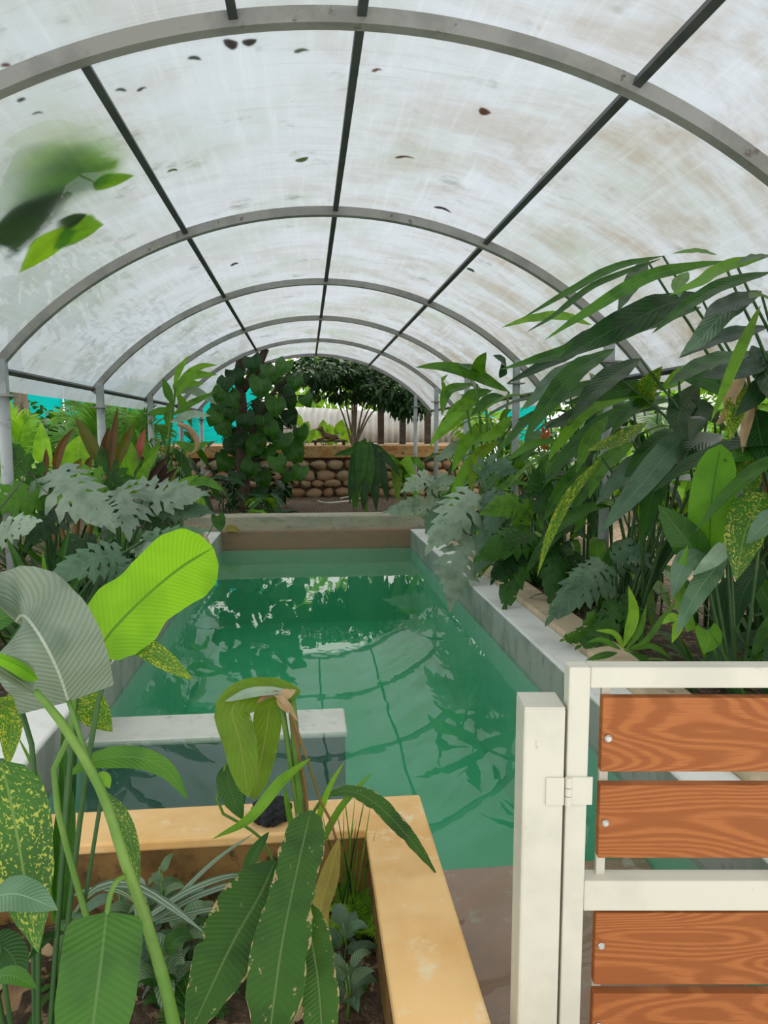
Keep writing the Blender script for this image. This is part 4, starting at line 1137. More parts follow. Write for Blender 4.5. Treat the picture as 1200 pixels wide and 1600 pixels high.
# dark grassy growth under them
i = 0
for (x, y, L_, mt, lab) in ((-1.75, 3.9, (.5, .9), ('dark', 'green'), 'dark strap-leaved clump below the nearest left post, close to the front'), (-1.55, 4.35, (.45, .8), ('dark', 'green'), 'dark strap-leaved clump at the pool edge behind the grey big leaf'), (-2.3, 4.3, (.6, 1.0), ('dark', 'green', 'mid'), 'strap-leaved clump at the left edge behind the grey big leaf'),
                            (-1.6, 5.6, (.5, .85), ('dark',), 'dark strap-leaved clump between the two nearest left posts'), (-2.6, 5.5, (.6, 1.0), ('dark', 'green'), 'dark clump at the left edge behind the nearest post'), (-1.45, 6.9, (.4, .7), ('dark', 'green'), 'dark clump by the pool below the second left post'),
                            (-2.2, 6.2, (.5, .9), ('dark',), 'dark clump under the bronze leaves'), (-1.45, 7.6, (.35, .6), ('green', 'dark'), 'dark clump at the pool edge below the pale straps'), (-2.4, 7.6, (.6, .9), ('green', 'dark'), 'dark clump behind the bronze leaves')):
    strap_clump('strap_leaf_clump', lab, x, y, G0, 30, L_, .022, mt, (.5, 2.4), (.2, .7), spread=.16)
for (x, y, L_, mt, lab, n_) in ((-2.95, 6.4, (.5, .75), ('green', 'mid'), 'leafy green filler plant at the left edge behind the first post', 10), (-3.3, 8.4, (.5, .8), ('mid', 'light'), 'leafy green plant near the net at the far left', 10), (-2.6, 9.4, (.5, .7), ('green', 'mid'), 'leafy green plant behind the second left post', 10), (-2.2, 10.6, (.5, .7), ('green', 'dark'), 'dark leafy plant behind the papyrus', 10), (-3.0, 11.4, (.5, .7), ('green', 'dark'), 'leafy plant in front of the dark shrubs at the far left', 10)):
    big_clump('leafy_plant', lab, x, y, G0, n_, (.35, 1.0), L_, .075, mats=mt, sag=(.5, 1.1), shape='lance')
# long upright dark petioles and single straps seen at the front
p = P_('upright_strap_plant', 'slender plant with one tall pale spear leaf just right of the nearest left post', -1.53, 4.5)
p.px([(72, 955, 4.4), (71, 910, 4.4), (66, 858, 4.4)], 5, 'mid', 'lance', fold=.5)
p.px([(85, 955, 4.5), (95, 880, 4.5), (110, 820, 4.5)], 6, 'green', 'strap', fold=.5)
p.px([(90, 955, 4.5), (125, 900, 4.5), (150, 850, 4.5)], 5, 'green', 'strap', fold=.5)
p.px([(45, 940, 4.5), (28, 880, 4.5), (10, 840, 4.5)], 7, 'green', 'strap', fold=.5)
p.px([(60, 955, 4.5), (30, 905, 4.5), (-10, 925, 4.5)], 5, 'mid', 'strap', fold=.5)
p.done()
# rock and dry spathe
b = MB(); q = atz(125, 972, .02); b.blob((q.x - .12, q.y + .02, .05), .11, 3, .1, 2, .4, (1.2, .9, .7))
M['rock'] = surf('grey_brown_rock', (.10, .085, .075), (.17, .15, .13), 6, rough=.9, bump=.5)
tag(b.build('rock', M['rock'], None, smooth=True), 'rounded grey-brown rock at the pool edge behind the big lit leaf', 'rock')
b = MB(); pts = [at(x, y, 8.2) for x, y in ((277, 662), (292, 668), (305, 682), (308, 700), (299, 709), (293, 708))]
b.tube(resample(pts, 20), [.012 + .022 * math.sin(PI * min(1, i / 20 + .1)) for i in range(21)], 8)
M['spathe'] = surf('tan_dry_sheath', (.55, .33, .19), (.42, .24, .13), 6, rough=.6)
tag(b.build('dry_sheath', M['spathe'], None, smooth=True), 'curled tan dry sheath hanging among the feathery green leaves at left', 'dry leaf')
b = MB(); b.tube(resample([at(-6, 802, 4.6), at(22, 768, 4.6), at(46, 738, 4.88), at(60, 757, 4.8), at(76, 772, 4.7)], 20), .004, 5)
tag(b.build('wire', M['steeld'], None, smooth=True), 'thin black wire looped round the nearest left post', 'wire')
p = P_('dry_straw', 'pale dry straw hanging over the pool corner at the far left', -1.22, 8.3, 0)
for k in range(26):
    a = rnd.uniform(-.6, 2.2)
    leaf(p.fol.setdefault((0, 'tan', 'foliage', None), MB()), arc((-1.25 + rnd.uniform(-.1, .06), 8.3 + rnd.uniform(-.3, .2), .14 + rnd.random() * .1), (math.cos(a), math.sin(a) - .5, .25), rnd.uniform(.15, .3), 1.2, 5), .007, (0, 0, 1), 'strap', seg=5, half=1)
p.stem.tube([(-1.25, 8.3, -.02), (-1.25, 8.3, .2)], .02, 6)
p.done('stemb')
p = P_('heart_leaf_plant', 'single heart-shaped dark leaf over the far left pool corner', -1.2, 8.9, 0)
p.px([(340, 806, 8.8), (343, 820, 8.75), (345, 832, 8.7)], 11, 'green', 'heart', seg=7)
p.stempx([(340, 806, 8.8)], .006, True)
p.done()
b = MB(); q = at(365, 832, 9.40)
leaf(b, [at(352, 833, 9.4) + V((0, -.03, .02)), at(362, 829, 9.4) + V((0, -.06, .03)), at(377, 834, 9.4) + V((0, -.06, .02))], .05, (0, -.7, .7), 'ovate', seg=6, droop=-.3)
tag(b.build('fallen_leaf', M['yellow'], None, smooth=True), 'yellow fallen leaf resting at the left end of the far pool wall', 'leaf')

# ------------------------------------------------------------------ right bed
# the tall heliconias leaning out over the bed
p = P_('tall_heliconia', 'tall heliconia with long dark blades arching high over the right bed towards the roof', 2.45, 3.9)
HL = [  # midrib pixels, distance, half width, material
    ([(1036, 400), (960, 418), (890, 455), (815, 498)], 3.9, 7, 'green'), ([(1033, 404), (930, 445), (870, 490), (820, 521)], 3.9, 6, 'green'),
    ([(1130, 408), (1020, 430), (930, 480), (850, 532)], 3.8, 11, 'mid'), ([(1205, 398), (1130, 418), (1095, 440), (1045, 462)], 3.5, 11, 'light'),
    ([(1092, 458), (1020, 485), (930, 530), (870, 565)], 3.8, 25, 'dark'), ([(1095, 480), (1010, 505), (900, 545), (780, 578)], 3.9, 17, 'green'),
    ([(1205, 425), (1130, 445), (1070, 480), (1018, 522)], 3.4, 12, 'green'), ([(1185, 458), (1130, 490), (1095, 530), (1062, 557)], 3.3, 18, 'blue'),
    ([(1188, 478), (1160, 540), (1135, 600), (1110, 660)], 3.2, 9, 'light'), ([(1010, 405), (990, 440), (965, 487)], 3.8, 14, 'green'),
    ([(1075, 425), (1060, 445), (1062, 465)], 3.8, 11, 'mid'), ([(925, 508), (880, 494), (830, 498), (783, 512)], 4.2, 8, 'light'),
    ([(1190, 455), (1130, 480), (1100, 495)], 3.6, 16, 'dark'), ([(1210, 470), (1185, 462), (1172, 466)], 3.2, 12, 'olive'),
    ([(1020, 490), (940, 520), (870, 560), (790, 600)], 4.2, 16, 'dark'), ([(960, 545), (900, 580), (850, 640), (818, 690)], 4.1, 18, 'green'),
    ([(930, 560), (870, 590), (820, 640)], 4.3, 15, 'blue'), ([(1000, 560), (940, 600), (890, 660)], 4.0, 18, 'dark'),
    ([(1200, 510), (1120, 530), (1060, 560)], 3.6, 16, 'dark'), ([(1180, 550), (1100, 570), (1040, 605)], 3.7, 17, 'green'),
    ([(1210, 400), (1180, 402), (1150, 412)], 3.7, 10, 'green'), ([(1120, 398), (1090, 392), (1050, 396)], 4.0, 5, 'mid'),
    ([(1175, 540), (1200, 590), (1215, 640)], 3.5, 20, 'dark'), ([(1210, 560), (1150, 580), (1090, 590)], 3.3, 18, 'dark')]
for pts, Y, h_, mt in HL:
    n_ = len(pts)
    p.px([(x, y, Y + .25 - .5 * k / (n_ - 1)) for k, (x, y) in enumerate(pts)], h_, mt, 'lance', up=rnd.uniform(.3, .7), wave=.10, seg=18, wn=4, tint=rnd.uniform(.25, .6))
for (x, y, Y) in ((1036, 400, 4.1), (1130, 408, 4.0), (1092, 458, 4.0), (1190, 460, 3.6), (1205, 500, 3.8), (1010, 405, 4.0), (1000, 560, 4.1), (1180, 550, 3.8), (930, 560, 4.3), (1150, 412, 4.0)):
    a = atin(x, y, Y); b_ = V((p.base.x + rnd.uniform(-.15, .2), p.base.y + rnd.uniform(-.3, .15), G0 - .02))
    p.stem.tube(resample([b_, b_.lerp(a, .6) + V((.18, 0, .12)), a], 12), [.016 - .0009 * i for i in range(13)], 6)
p.done('stemd')
p = P_('mid_heliconia', 'second heliconia with broad drooping blades around the nearest right post', 2.0, 4.35)
HM = [([(1105, 655), (1050, 700), (1000, 760), (935, 835)], 3.9, 22, 'blue'), ([(1045, 600), (960, 612), (880, 632)], 4.2, 14, 'green'), ([(985, 620), (920, 640), (868, 700), (858, 720)], 4.4, 11, 'light'),
      ([(1000, 640), (1010, 610), (1035, 572)], 4.2, 18, 'spot'), ([(940, 715), (890, 775), (858, 840), (839, 902)], 4.0, 9, 'spoty'), ([(1040, 700), (985, 730), (930, 790)], 4.2, 16, 'blue'),
      ([(1090, 600), (1060, 650), (1075, 690)], 4.0, 20, 'dark'), ([(1050, 640), (1090, 640), (1120, 655)], 4.0, 18, 'dark'), ([(960, 620), (900, 650), (850, 670)], 4.5, 14, 'dark'), ([(950, 650), (920, 690), (900, 740)], 4.5, 12, 'mid'),
      ([(1010, 660), (960, 690), (915, 705)], 4.3, 12, 'spoty'), ([(1065, 690), (1020, 770), (1005, 850)], 4.1, 18, 'green'), ([(990, 690), (940, 730), (920, 780)], 4.4, 14, 'mid'), ([(1060, 585), (1120, 600), (1160, 640)], 3.9, 18, 'green'),
      ([(970, 600), (900, 610), (850, 640)], 4.6, 12, 'green'), ([(1130, 680), (1080, 700), (1060, 740)], 3.8, 18, 'dark'), ([(1030, 610), (1080, 580), (1120, 585)], 4.2, 14, 'light')]
for pts, Y, h_, mt in HM:
    n_ = len(pts)
    p.px([(x, y, Y + .2 - .4 * k / (n_ - 1)) for k, (x, y) in enumerate(pts)], h_, mt, 'lance', up=rnd.uniform(.2, .6), wave=.08, seg=16)
for (x, y, Y) in ((1105, 655, 4.1), (1045, 600, 4.4), (985, 620, 4.6), (1040, 700, 4.4), (990, 690, 4.6), (1060, 585, 4.1), (940, 715, 4.2), (1130, 680, 4.0)):
    a = atin(x, y, Y); b_ = V((p.base.x + rnd.uniform(-.12, .12), p.base.y + rnd.uniform(-.1, .15), G0 - .02))
    p.stem.tube(resample([b_, b_.lerp(a, .6) + V((.12, 0, .08)), a], 10), [.014 - .0007 * i for i in range(11)], 6)
p.done('stemd')
# upright broad leaves near the gate
p = P_('upright_broad_leaf_plant', 'plant with a bright upright paddle leaf and a darker one above the gate', 1.95, 3.05)
p.px([(1108, 862, 3.1), (1112, 780, 3.1), (1126, 694, 3.15)], 33, 'lime', 'banana', up=.0, tint=.06, fold=.12)
p.px([(1098, 880, 3.1), (1070, 840, 3.1), (1028, 788, 3.15)], 27, 'green', 'ovate', up=.1, fold=.2)
p.px([(1135, 868, 3.1), (1090, 925, 2.95), (1056, 992, 2.85)], 18, 'blue', 'lance', up=.4)
p.px([(1100, 860, 3.1), (1070, 880, 3.0), (1050, 935, 2.95)], 18, 'blue', 'lance', up=.4)
p.px([(1140, 840, 3.1), (1120, 870, 3.0), (1080, 900, 2.95)], 14, 'silver', 'lance', up=.5)
p.px([(1195, 770, 3.0), (1165, 830, 2.9), (1150, 908, 2.85)], 34, 'spot', 'ovate', up=.3)
p.px([(1215, 800, 2.8), (1195, 820, 2.75), (1166, 850, 2.7)], 18, 'blue', 'ovate', up=.4)
p.px([(1080, 985, 3.0), (1060, 920, 3.0), (1075, 850, 3.0)], 10, 'mid', 'strap', fold=.5)
p.px([(1105, 985, 2.95), (1108, 1000, 2.9), (1100, 1022, 2.85)], 20, 'mid', 'heart', up=.4)
p.px([(1035, 975, 3.0), (1050, 965, 3.0), (1060, 975, 3.0), (1050, 1005, 2.95)], 9, 'light', 'lance', up=.4)
for (x, y) in ((1108, 862), (1098, 880), (1135, 868), (1140, 840), (1195, 770), (1105, 985)): p.stempx([(x, y, 3.1)], .009, True)
p.done('stemd')
p = P_('spotted_dumb_cane', 'yellow-speckled leafy plant at the right edge above the gate', 2.55, 3.3)
for pts, h_, mt in (([(1160, 600), (1150, 640), (1140, 690)], 16, 'spoty'), ([(1180, 640), (1190, 690), (1205, 740)], 24, 'dark'), ([(1200, 690), (1165, 710), (1130, 720)], 18, 'green'), ([(1150, 690), (1170, 740), (1175, 790)], 20, 'spot'), ([(1190, 880), (1160, 930), (1150, 980)], 18, 'dark'), ([(1180, 900), (1205, 950), (1210, 1000)], 16, 'green'), ([(1140, 900), (1130, 960), (1140, 1010)], 15, 'dark'), ([(1195, 590), (1180, 620), (1150, 650)], 16, 'dark')):
    p.px([(x, y, 3.3 - .1 * k) for k, (x, y) in enumerate(pts)], h_, mt, 'ovate', up=.4)
for (x, y) in ((1160, 600), (1180, 640), (1200, 690), (1190, 880), (1150, 690)): p.stempx([(x, y, 3.3)], .010, True)
p.done('stemd')
p = P_('dry_heliconia_leaf', 'tan withered leaves hanging among green blades at the right edge', 2.45, 3.35, cat='dry leaf')
p.px([(1165, 585, 3.3), (1140, 625, 3.25), (1150, 668, 3.2)], 10, 'tan', 'lance', wave=.3, fold=.5, tint=.6)
p.px([(1178, 625, 3.3), (1165, 670, 3.25), (1160, 708, 3.2)], 8, 'tan', 'lance', wave=.3, fold=.5, tint=.5)
p.px([(1150, 620, 3.3), (1130, 655, 3.25), (1118, 662, 3.2)], 7, 'tan', 'lance', wave=.3, fold=.5, tint=.7)
p.stempx([(1168, 585, 3.3)], .008, True); p.stempx([(1180, 625, 3.3)], .008, True)
p.done('stemb')
# the farther part of the right bed
p = P_('pale_heliconia', 'lighter green heliconia cascading over the pool side beyond the second right post', 1.95, 7.6)
HF = [([(795, 612), (740, 585), (690, 573), (648, 574)], 11, 'mid'), ([(760, 640), (720, 650), (680, 690)], 10, 'light'), ([(750, 620), (715, 640), (690, 670)], 11, 'light'), ([(770, 660), (730, 690), (705, 740)], 11, 'light'), ([(745, 690), (710, 700), (678, 725)], 10, 'silver'), ([(780, 690), (745, 715), (735, 770)], 10, 'olive'),
      ([(760, 580), (735, 575), (715, 570)], 9, 'green'), ([(780, 590), (790, 570), (770, 555)], 12, 'dark'), ([(740, 600), (700, 612), (690, 650)], 9, 'mid'), ([(800, 650), (770, 680), (740, 690)], 10, 'light'), ([(730, 640), (700, 660), (670, 700)], 8, 'light'), ([(790, 720), (760, 740), (735, 760)], 9, 'silver'),
      ([(760, 720), (740, 745), (700, 760)], 9, 'mid'), ([(745, 590), (750, 570), (760, 550)], 11, 'mid'), ([(720, 640), (735, 620), (770, 610)], 11, 'mid'), ([(790, 620), (765, 625), (735, 650)], 10, 'green'), ([(700, 620), (690, 600), (700, 585)], 8, 'light'), ([(735, 710), (715, 760), (700, 790)], 8, 'light')]
for pts, h_, mt in HF:
    Y = rnd.uniform(7.0, 7.7); n_ = len(pts)
    p.px([(x, y, Y + .15 - .3 * k / (n_ - 1)) for k, (x, y) in enumerate(pts)], h_, mt, 'lance', up=rnd.uniform(.3, .8), wave=.06)
for (x, y) in ((795, 612), (760, 640), (770, 660), (780, 690), (745, 600), (790, 720), (730, 640)): p.stempx([(x, y, 7.5)], .013, True)
p.done('stem')
for (x, y, n_, h_, L_, W_, mt, lab) in (
    (2.6, 4.5, 10, (.9, 1.7), (.6, .95), .085, ('green', 'dark', 'green'), 'dense heliconia clump behind the nearest right post'),
    (3.0, 3.5, 9, (.8, 1.6), (.6, .9), .09, ('dark', 'green'), 'dark heliconia clump at the right edge behind the dry leaves'),
    (2.3, 5.6, 11, (.8, 1.7), (.55, .85), .08, ('green', 'mid', 'dark'), 'heliconia clump between the two nearest right posts'),
    (2.9, 5.9, 9, (1.0, 1.8), (.6, .9), .085, ('dark', 'green'), 'tall dark heliconia clump farther back between the right posts'),
    (2.5, 7.0, 11, (.9, 1.75), (.55, .8), .08, ('green', 'mid'), 'heliconia clump beside the second right post'),
    (2.3, 8.4, 11, (.7, 1.6), (.5, .75), .07, ('mid', 'light', 'green'), 'leafy clump behind the pale heliconia'),
    (2.6, 9.6, 10, (.7, 1.5), (.5, .75), .07, ('green', 'mid', 'dark'), 'leafy clump near the far right end of the pool'),
    (2.5, 11.6, 10, (.4, 1.0), (.4, .7), .06, ('mid', 'green'), 'leafy clump beyond the far right end of the pool'),
    (1.95, 6.6, 9, (.3, .9), (.4, .6), .055, ('light', 'mid', 'silver'), 'pale leafy plant low at the edge near the second right post')):
    big_clump('heliconia_clump', lab, x, y, G0, n_, h_, L_, W_, (-.75, -.35), mt, sag=(.45, 1.0), lean=.2, group=None)
# split-leaf plants along the right rim
p = P_('split_leaf_plant', 'silvery split-leaf plant hanging over the right pool wall', 1.95, 6.3)
lobepx(p, [(742, 770, 6.2), (720, 795, 6.0), (676, 850, 5.9)], 40, 'silver', 9, .6)
lobepx(p, [(738, 840, 6.0), (720, 870, 5.85), (706, 935, 5.75)], 40, 'silver', 10, .6)
lobepx(p, [(760, 770, 6.2), (775, 790, 6.0), (765, 830, 5.9)], 30, 'blue', 8, .5)
lobepx(p, [(750, 745, 6.4), (770, 730, 6.3), (800, 735, 6.2)], 26, 'blue', 8)
lobepx(p, [(745, 800, 6.1), (760, 850, 5.9), (745, 890, 5.8)], 26, 'blue', 8, .5)
p.done('stemd')
p = P_('split_leaf_plant', 'small silvery split-leaf plant leaning over the far right pool corner', 1.75, 8.9)
lobepx(p, [(668, 760, 8.8), (690, 752, 8.7), (712, 750, 8.6)], 18, 'silver', 8)
lobepx(p, [(690, 790, 8.8), (650, 790, 8.7), (605, 800, 8.6)], 20, 'silver', 9)
lobepx(p, [(690, 790, 8.8), (680, 800, 8.7), (668, 826, 8.6)], 18, 'blue', 8)
lobepx(p, [(672, 745, 8.8), (655, 752, 8.7), (632, 765, 8.6)], 18, 'silver', 8)
lobepx(p, [(700, 770, 8.8), (712, 780, 8.7), (725, 800, 8.6)], 18, 'mid', 8)
p.done('stemd')
p = P_('split_leaf_plant', 'dark green split-leaf plant over the right rim, left of the nearest right post', 1.95, 5.35)
lobepx(p, [(835, 835, 5.3), (800, 845, 5.1), (752, 870, 5.0)], 34, 'green', 9, .5)
lobepx(p, [(830, 850, 5.3), (805, 890, 5.1), (790, 945, 5.0)], 30, 'green', 9, .5)
lobepx(p, [(845, 840, 5.3), (865, 870, 5.1), (860, 930, 5.0)], 32, 'green', 9, .5)
lobepx(p, [(830, 810, 5.5), (800, 790, 5.4), (760, 800, 5.3)], 28, 'mid', 8, .4)
lobepx(p, [(850, 810, 5.5), (880, 800, 5.4), (905, 830, 5.3)], 28, 'blue', 8, .4)
lobepx(p, [(840, 800, 5.5), (845, 770, 5.5), (835, 740, 5.5)], 26, 'green', 8, .4)
lobepx(p, [(860, 850, 5.2), (890, 880, 5.1), (900, 920, 5.0)], 26, 'dark', 8, .4)
lobepx(p, [(815, 860, 5.2), (790, 880, 5.1), (772, 905, 5.0)], 24, 'dark', 8, .4)
p.done('stemd')
p = P_('split_leaf_plant', 'bluish split-leaf plant on the tan ledge just left of the nearest right post', 1.98, 4.45)
lobepx(p, [(950, 905, 4.3), (910, 915, 4.15), (862, 965, 4.05)], 34, 'blue', 9, .5)
lobepx(p, [(945, 880, 4.4), (920, 895, 4.25), (890, 915, 4.15)], 26, 'blue', 8, .4)
lobepx(p, [(960, 940, 4.2), (945, 985, 4.0), (905, 1010, 3.9)], 22, 'green', 8, .5)
lobepx(p, [(965, 935, 4.3), (985, 960, 4.1), (1000, 1000, 4.0)], 26, 'green', 8, .5)
lobepx(p, [(960, 880, 4.5), (985, 860, 4.4), (1010, 880, 4.3)], 26, 'blue', 8, .5)
lobepx(p, [(935, 960, 4.2), (915, 990, 4.1), (880, 1000, 4.0)], 18, 'mid', 8, .5)
p.done('stemd')
p = P_('narrow_leaf_plant', 'bright narrow-leaved plant behind the top rail of the gate', 1.98, 3.6)
for pts, h_, mt in (([(975, 1010), (990, 960), (982, 915)], 9, 'light'), ([(970, 1015), (940, 1000), (915, 1005)], 5, 'mid'), ([(980, 1015), (1010, 1000), (1040, 960), (1065, 935)], 5, 'mid'), ([(975, 1015), (960, 990), (930, 985)], 5, 'light'), ([(985, 1015), (1020, 1010), (1050, 1030)], 5, 'mid'), ([(978, 1015), (1000, 985), (1010, 945)], 5, 'mid'), ([(965, 1020), (940, 1025), (915, 1032)], 6, 'green'), ([(985, 1020), (1005, 1030), (1020, 1050)], 6, 'green')):
    p.px([(x, y, 3.5) for x, y in pts], h_, mt, 'lance', up=.5)
p.stempx([(976, 1014, 3.5)], .008, True)
p.done()
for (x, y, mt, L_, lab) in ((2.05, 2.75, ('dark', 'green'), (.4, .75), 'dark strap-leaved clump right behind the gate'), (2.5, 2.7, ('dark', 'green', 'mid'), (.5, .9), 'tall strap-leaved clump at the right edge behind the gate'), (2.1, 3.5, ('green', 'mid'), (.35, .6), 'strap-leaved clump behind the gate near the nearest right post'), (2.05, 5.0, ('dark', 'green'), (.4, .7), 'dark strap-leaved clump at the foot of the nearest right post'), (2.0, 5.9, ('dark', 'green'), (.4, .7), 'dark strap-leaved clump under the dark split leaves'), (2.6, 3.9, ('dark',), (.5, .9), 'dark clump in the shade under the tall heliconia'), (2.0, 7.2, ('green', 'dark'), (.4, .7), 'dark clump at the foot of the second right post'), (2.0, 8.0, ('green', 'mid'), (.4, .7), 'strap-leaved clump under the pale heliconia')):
    strap_clump('strap_leaf_clump', lab, x, y, G0, 30, L_, .018, mt, (.7, 2.6), (.2, .7), spread=.18)
for (x, y, lab, mt) in ((2.35, 3.05, 'leafy low plant behind the gate at the right', ('green', 'dark')), (2.4, 4.9, 'low leafy plant between the heliconia stems', ('mid', 'blue')), (2.15, 6.1, 'low leafy plant behind the silvery split leaves on the right', ('mid', 'light'))):
    big_clump('leafy_plant', lab, x, y, G0, 10, (.2, .6), (.3, .5), .06, (-.4, -.3), mt, 'ovate', sag=(.5, 1.1), stem=.008)
# red flower
p = P_('red_flower', 'red-orange heliconia flower among the leaves beside the second right post', at(852, 690, 6.3).x, 6.3, G0, 'flower')
M['redpetal'] = leafmat('red_orange_bract', (.62, .10, .02), (.5, .05, .015), (.7, .25, .05), tr=.3, trcol=(1.3, 1, .6))
for k, (dx, y) in enumerate(((-1, 704), (1, 698), (-1, 691), (1, 685), (-1, 679), (1, 674))):
    a = at(851, y, 6.2)
    leaf(p.mb('redpetal', 'bract'), [a, a + V((dx * .02, -.01, .03)), a + V((dx * .035, -.02, .075))], .016, (dx * -.3, -.9, .2), 'lance', fold=.5, seg=6, half=2)
p.stempx([(851, 676, 6.22), (851, 704, 6.22)], .006, True)
p.done('stem')
# more growth filling the two beds
for i, (x, y, h_, L_, W_, mt, shp, lab) in enumerate((
    (-2.3, 5.0, (.3, .85), (.4, .6), .07, ('green', 'mid'), 'lance', 'green leafy filler behind the nearest left post'),
    (-2.9, 4.6, (.4, .9), (.45, .7), .07, ('green', 'light'), 'lance', 'green leafy plant at the left edge, nearest the front'),
    (-1.5, 5.25, (.15, .5), (.3, .45), .055, ('green', 'dark'), 'lance', 'low dark leafy plant at the pool edge under the silvery leaves'),
    (-1.55, 6.6, (.15, .5), (.3, .45), .05, ('mid', 'green'), 'lance', 'low leafy plant at the pool edge below the lime spear leaf'),
    (-2.3, 7.1, (.5, 1.0), (.4, .6), .06, ('light', 'mid'), 'lance', 'pale leafy plant behind the burgundy straps'),
    (-2.2, 8.4, (.5, 1.1), (.4, .6), .06, ('mid', 'green'), 'lance', 'leafy plant behind the third left post'),
    (-3.6, 7.0, (.5, 1.0), (.5, .8), .07, ('mid', 'light'), 'lance', 'arching leafy plant near the net, left edge'),
    (-3.8, 9.6, (.5, 1.1), (.5, .8), .07, ('mid', 'green'), 'lance', 'arching leafy plant near the net behind the palms'),
    (-1.6, 9.8, (.4, 1.0), (.4, .6), .05, ('dark', 'green'), 'lance', 'dark leafy plant beside the far left pool corner'),
    (-2.1, 12.0, (.5, 1.3), (.4, .6), .06, ('dark', 'green'), 'lance', 'dark leafy plant left of the big-leaved tree'),
    (-.6, 10.7, (.1, .4), (.3, .45), .05, ('dark', 'green'), 'ovate', 'dark low plant at the left behind the far curb'))):
    big_clump('leafy_plant', lab, x, y, G0, 13, h_, L_, W_, mats=mt, sag=(.5, 1.1), shape=shp, stem=.008)
for i, (x, y, h_, L_, W_, mt, shp, lab) in enumerate((
    (2.6, 3.0, (.4, 1.2), (.5, .8), .08, ('green', 'dark'), 'lance', 'dark leafy plant at the right edge just behind the gate'),
    (3.0, 4.4, (.6, 1.4), (.5, .8), .08, ('dark', 'green'), 'lance', 'dark leafy plant behind the heliconia stems, right'),
    (2.2, 4.7, (.3, 1.0), (.4, .65), .065, ('green', 'dark', 'mid'), 'lance', 'leafy plant around the foot of the nearest right post'),
    (2.2, 5.2, (.5, 1.2), (.4, .65), .065, ('green', 'mid'), 'lance', 'leafy plant behind the nearest right post'),
    (2.0, 6.2, (.3, 1.0), (.35, .55), .055, ('mid', 'green'), 'lance', 'leafy plant behind the silvery leaves over the right wall'),
    (2.8, 6.8, (.6, 1.5), (.5, .8), .07, ('green', 'dark'), 'lance', 'tall leafy plant behind the second right post'),
    (2.1, 7.4, (.4, 1.2), (.35, .6), .055, ('light', 'mid'), 'lance', 'pale leafy plant at the foot of the second right post'),
    (2.0, 9.0, (.3, 1.1), (.35, .55), .05, ('mid', 'light'), 'lance', 'pale leafy plant near the far right pool corner'),
    (2.9, 8.2, (.6, 1.5), (.5, .8), .07, ('green', 'mid'), 'lance', 'tall leafy plant behind the pale clump, right'),
    (3.0, 10.4, (.5, 1.3), (.5, .7), .06, ('green', 'mid'), 'lance', 'leafy plant at the far end of the right bed'))):
    big_clump('leafy_plant', lab, x, y, G0, 13, h_, L_, W_, (-.5, -.3), mats=mt, sag=(.5, 1.1), shape=shp, stem=.009)

# ------------------------------------------------------------------ front planter
GP = -.25
def Q_(name, label, x, y, cat='plant', group=None): return Plant(name, label, (x, y, GP), cat, group, True)
# banana-like plant on the left
p = Q_('banana_plant', 'big-leaved banana-like plant at left with one huge lime leaf over the pool', -.27, 1.32)
p.px([(147, 1024, 1.42), (178, 982, 1.45), (232, 928, 1.52), (285, 885, 1.6), (333, 856, 1.68)], 62, 'lime', 'blunt', up=.0, fold=.06, seg=26, half=5, wave=.015, wn=9, tint=.58, label='huge lime green backlit leaf')
p.px([(107, 1097, 1.30), (92, 1052, 1.27), (68, 1003, 1.25), (44, 968, 1.28), (32, 962, 1.35), (24, 972, 1.43)], 80, 'grey', 'cut', up=.0, roll=-.1, fold=-.12, seg=22, half=6, wave=.035, wn=6, rag=.05, tint=.45, label='grey-green broad leaf back seen from below')
p.px([(50, 1078, 1.16), (20, 1058, 1.13), (-40, 1022, 1.10)], 26, 'grey', 'ovate', up=.2, roll=.5, fold=.7, seg=14, half=4, tint=.5)
p.px([(60, 1062, 1.15), (30, 1040, 1.12), (-30, 1014, 1.08)], 13, 'lime', 'ovate', up=1.2, roll=-.4, fold=-.6, seg=14, half=4, tint=.3)
p.px([(-30, 985, 1.5), (30, 955, 1.5), (82, 962, 1.52)], 18, 'green', 'ovate', up=.5, tint=.5)
p.px([(167, 1426, 1.15), (157, 1510, 1.10), (142, 1625, 1.06)], 63, 'green', 'shoulder', up=.2, fold=.1, seg=20, half=5, wave=.03, tint=.62)
p.stempx([(55, 1080, 1.17), (100, 1135, 1.2), (158, 1235, 1.22), (195, 1345, 1.22), (225, 1430, 1.22), (258, 1540, 1.22), (280, 1640, 1.24)], [.0055, .006, .007, .0075, .0075, .008, .008, .0085, .0085, .009, .009, .0095, .0095, .010, .010, .010, .011, .011, .011, .012, .012, .012, .012, .012, .012][:22], False, 9)
p.stempx([(107, 1095, 1.30), (125, 1150, 1.28), (148, 1220, 1.25), (175, 1290, 1.24)], .0042, False)
p.stempx([(147, 1024, 1.42), (118, 1075, 1.40), (107, 1180, 1.38), (93, 1280, 1.36)], .006, True)
p.stempx([(167, 1430, 1.15), (172, 1400, 1.17), (182, 1378, 1.19), (197, 1368, 1.22)], .0045, False)
p.done('stem')
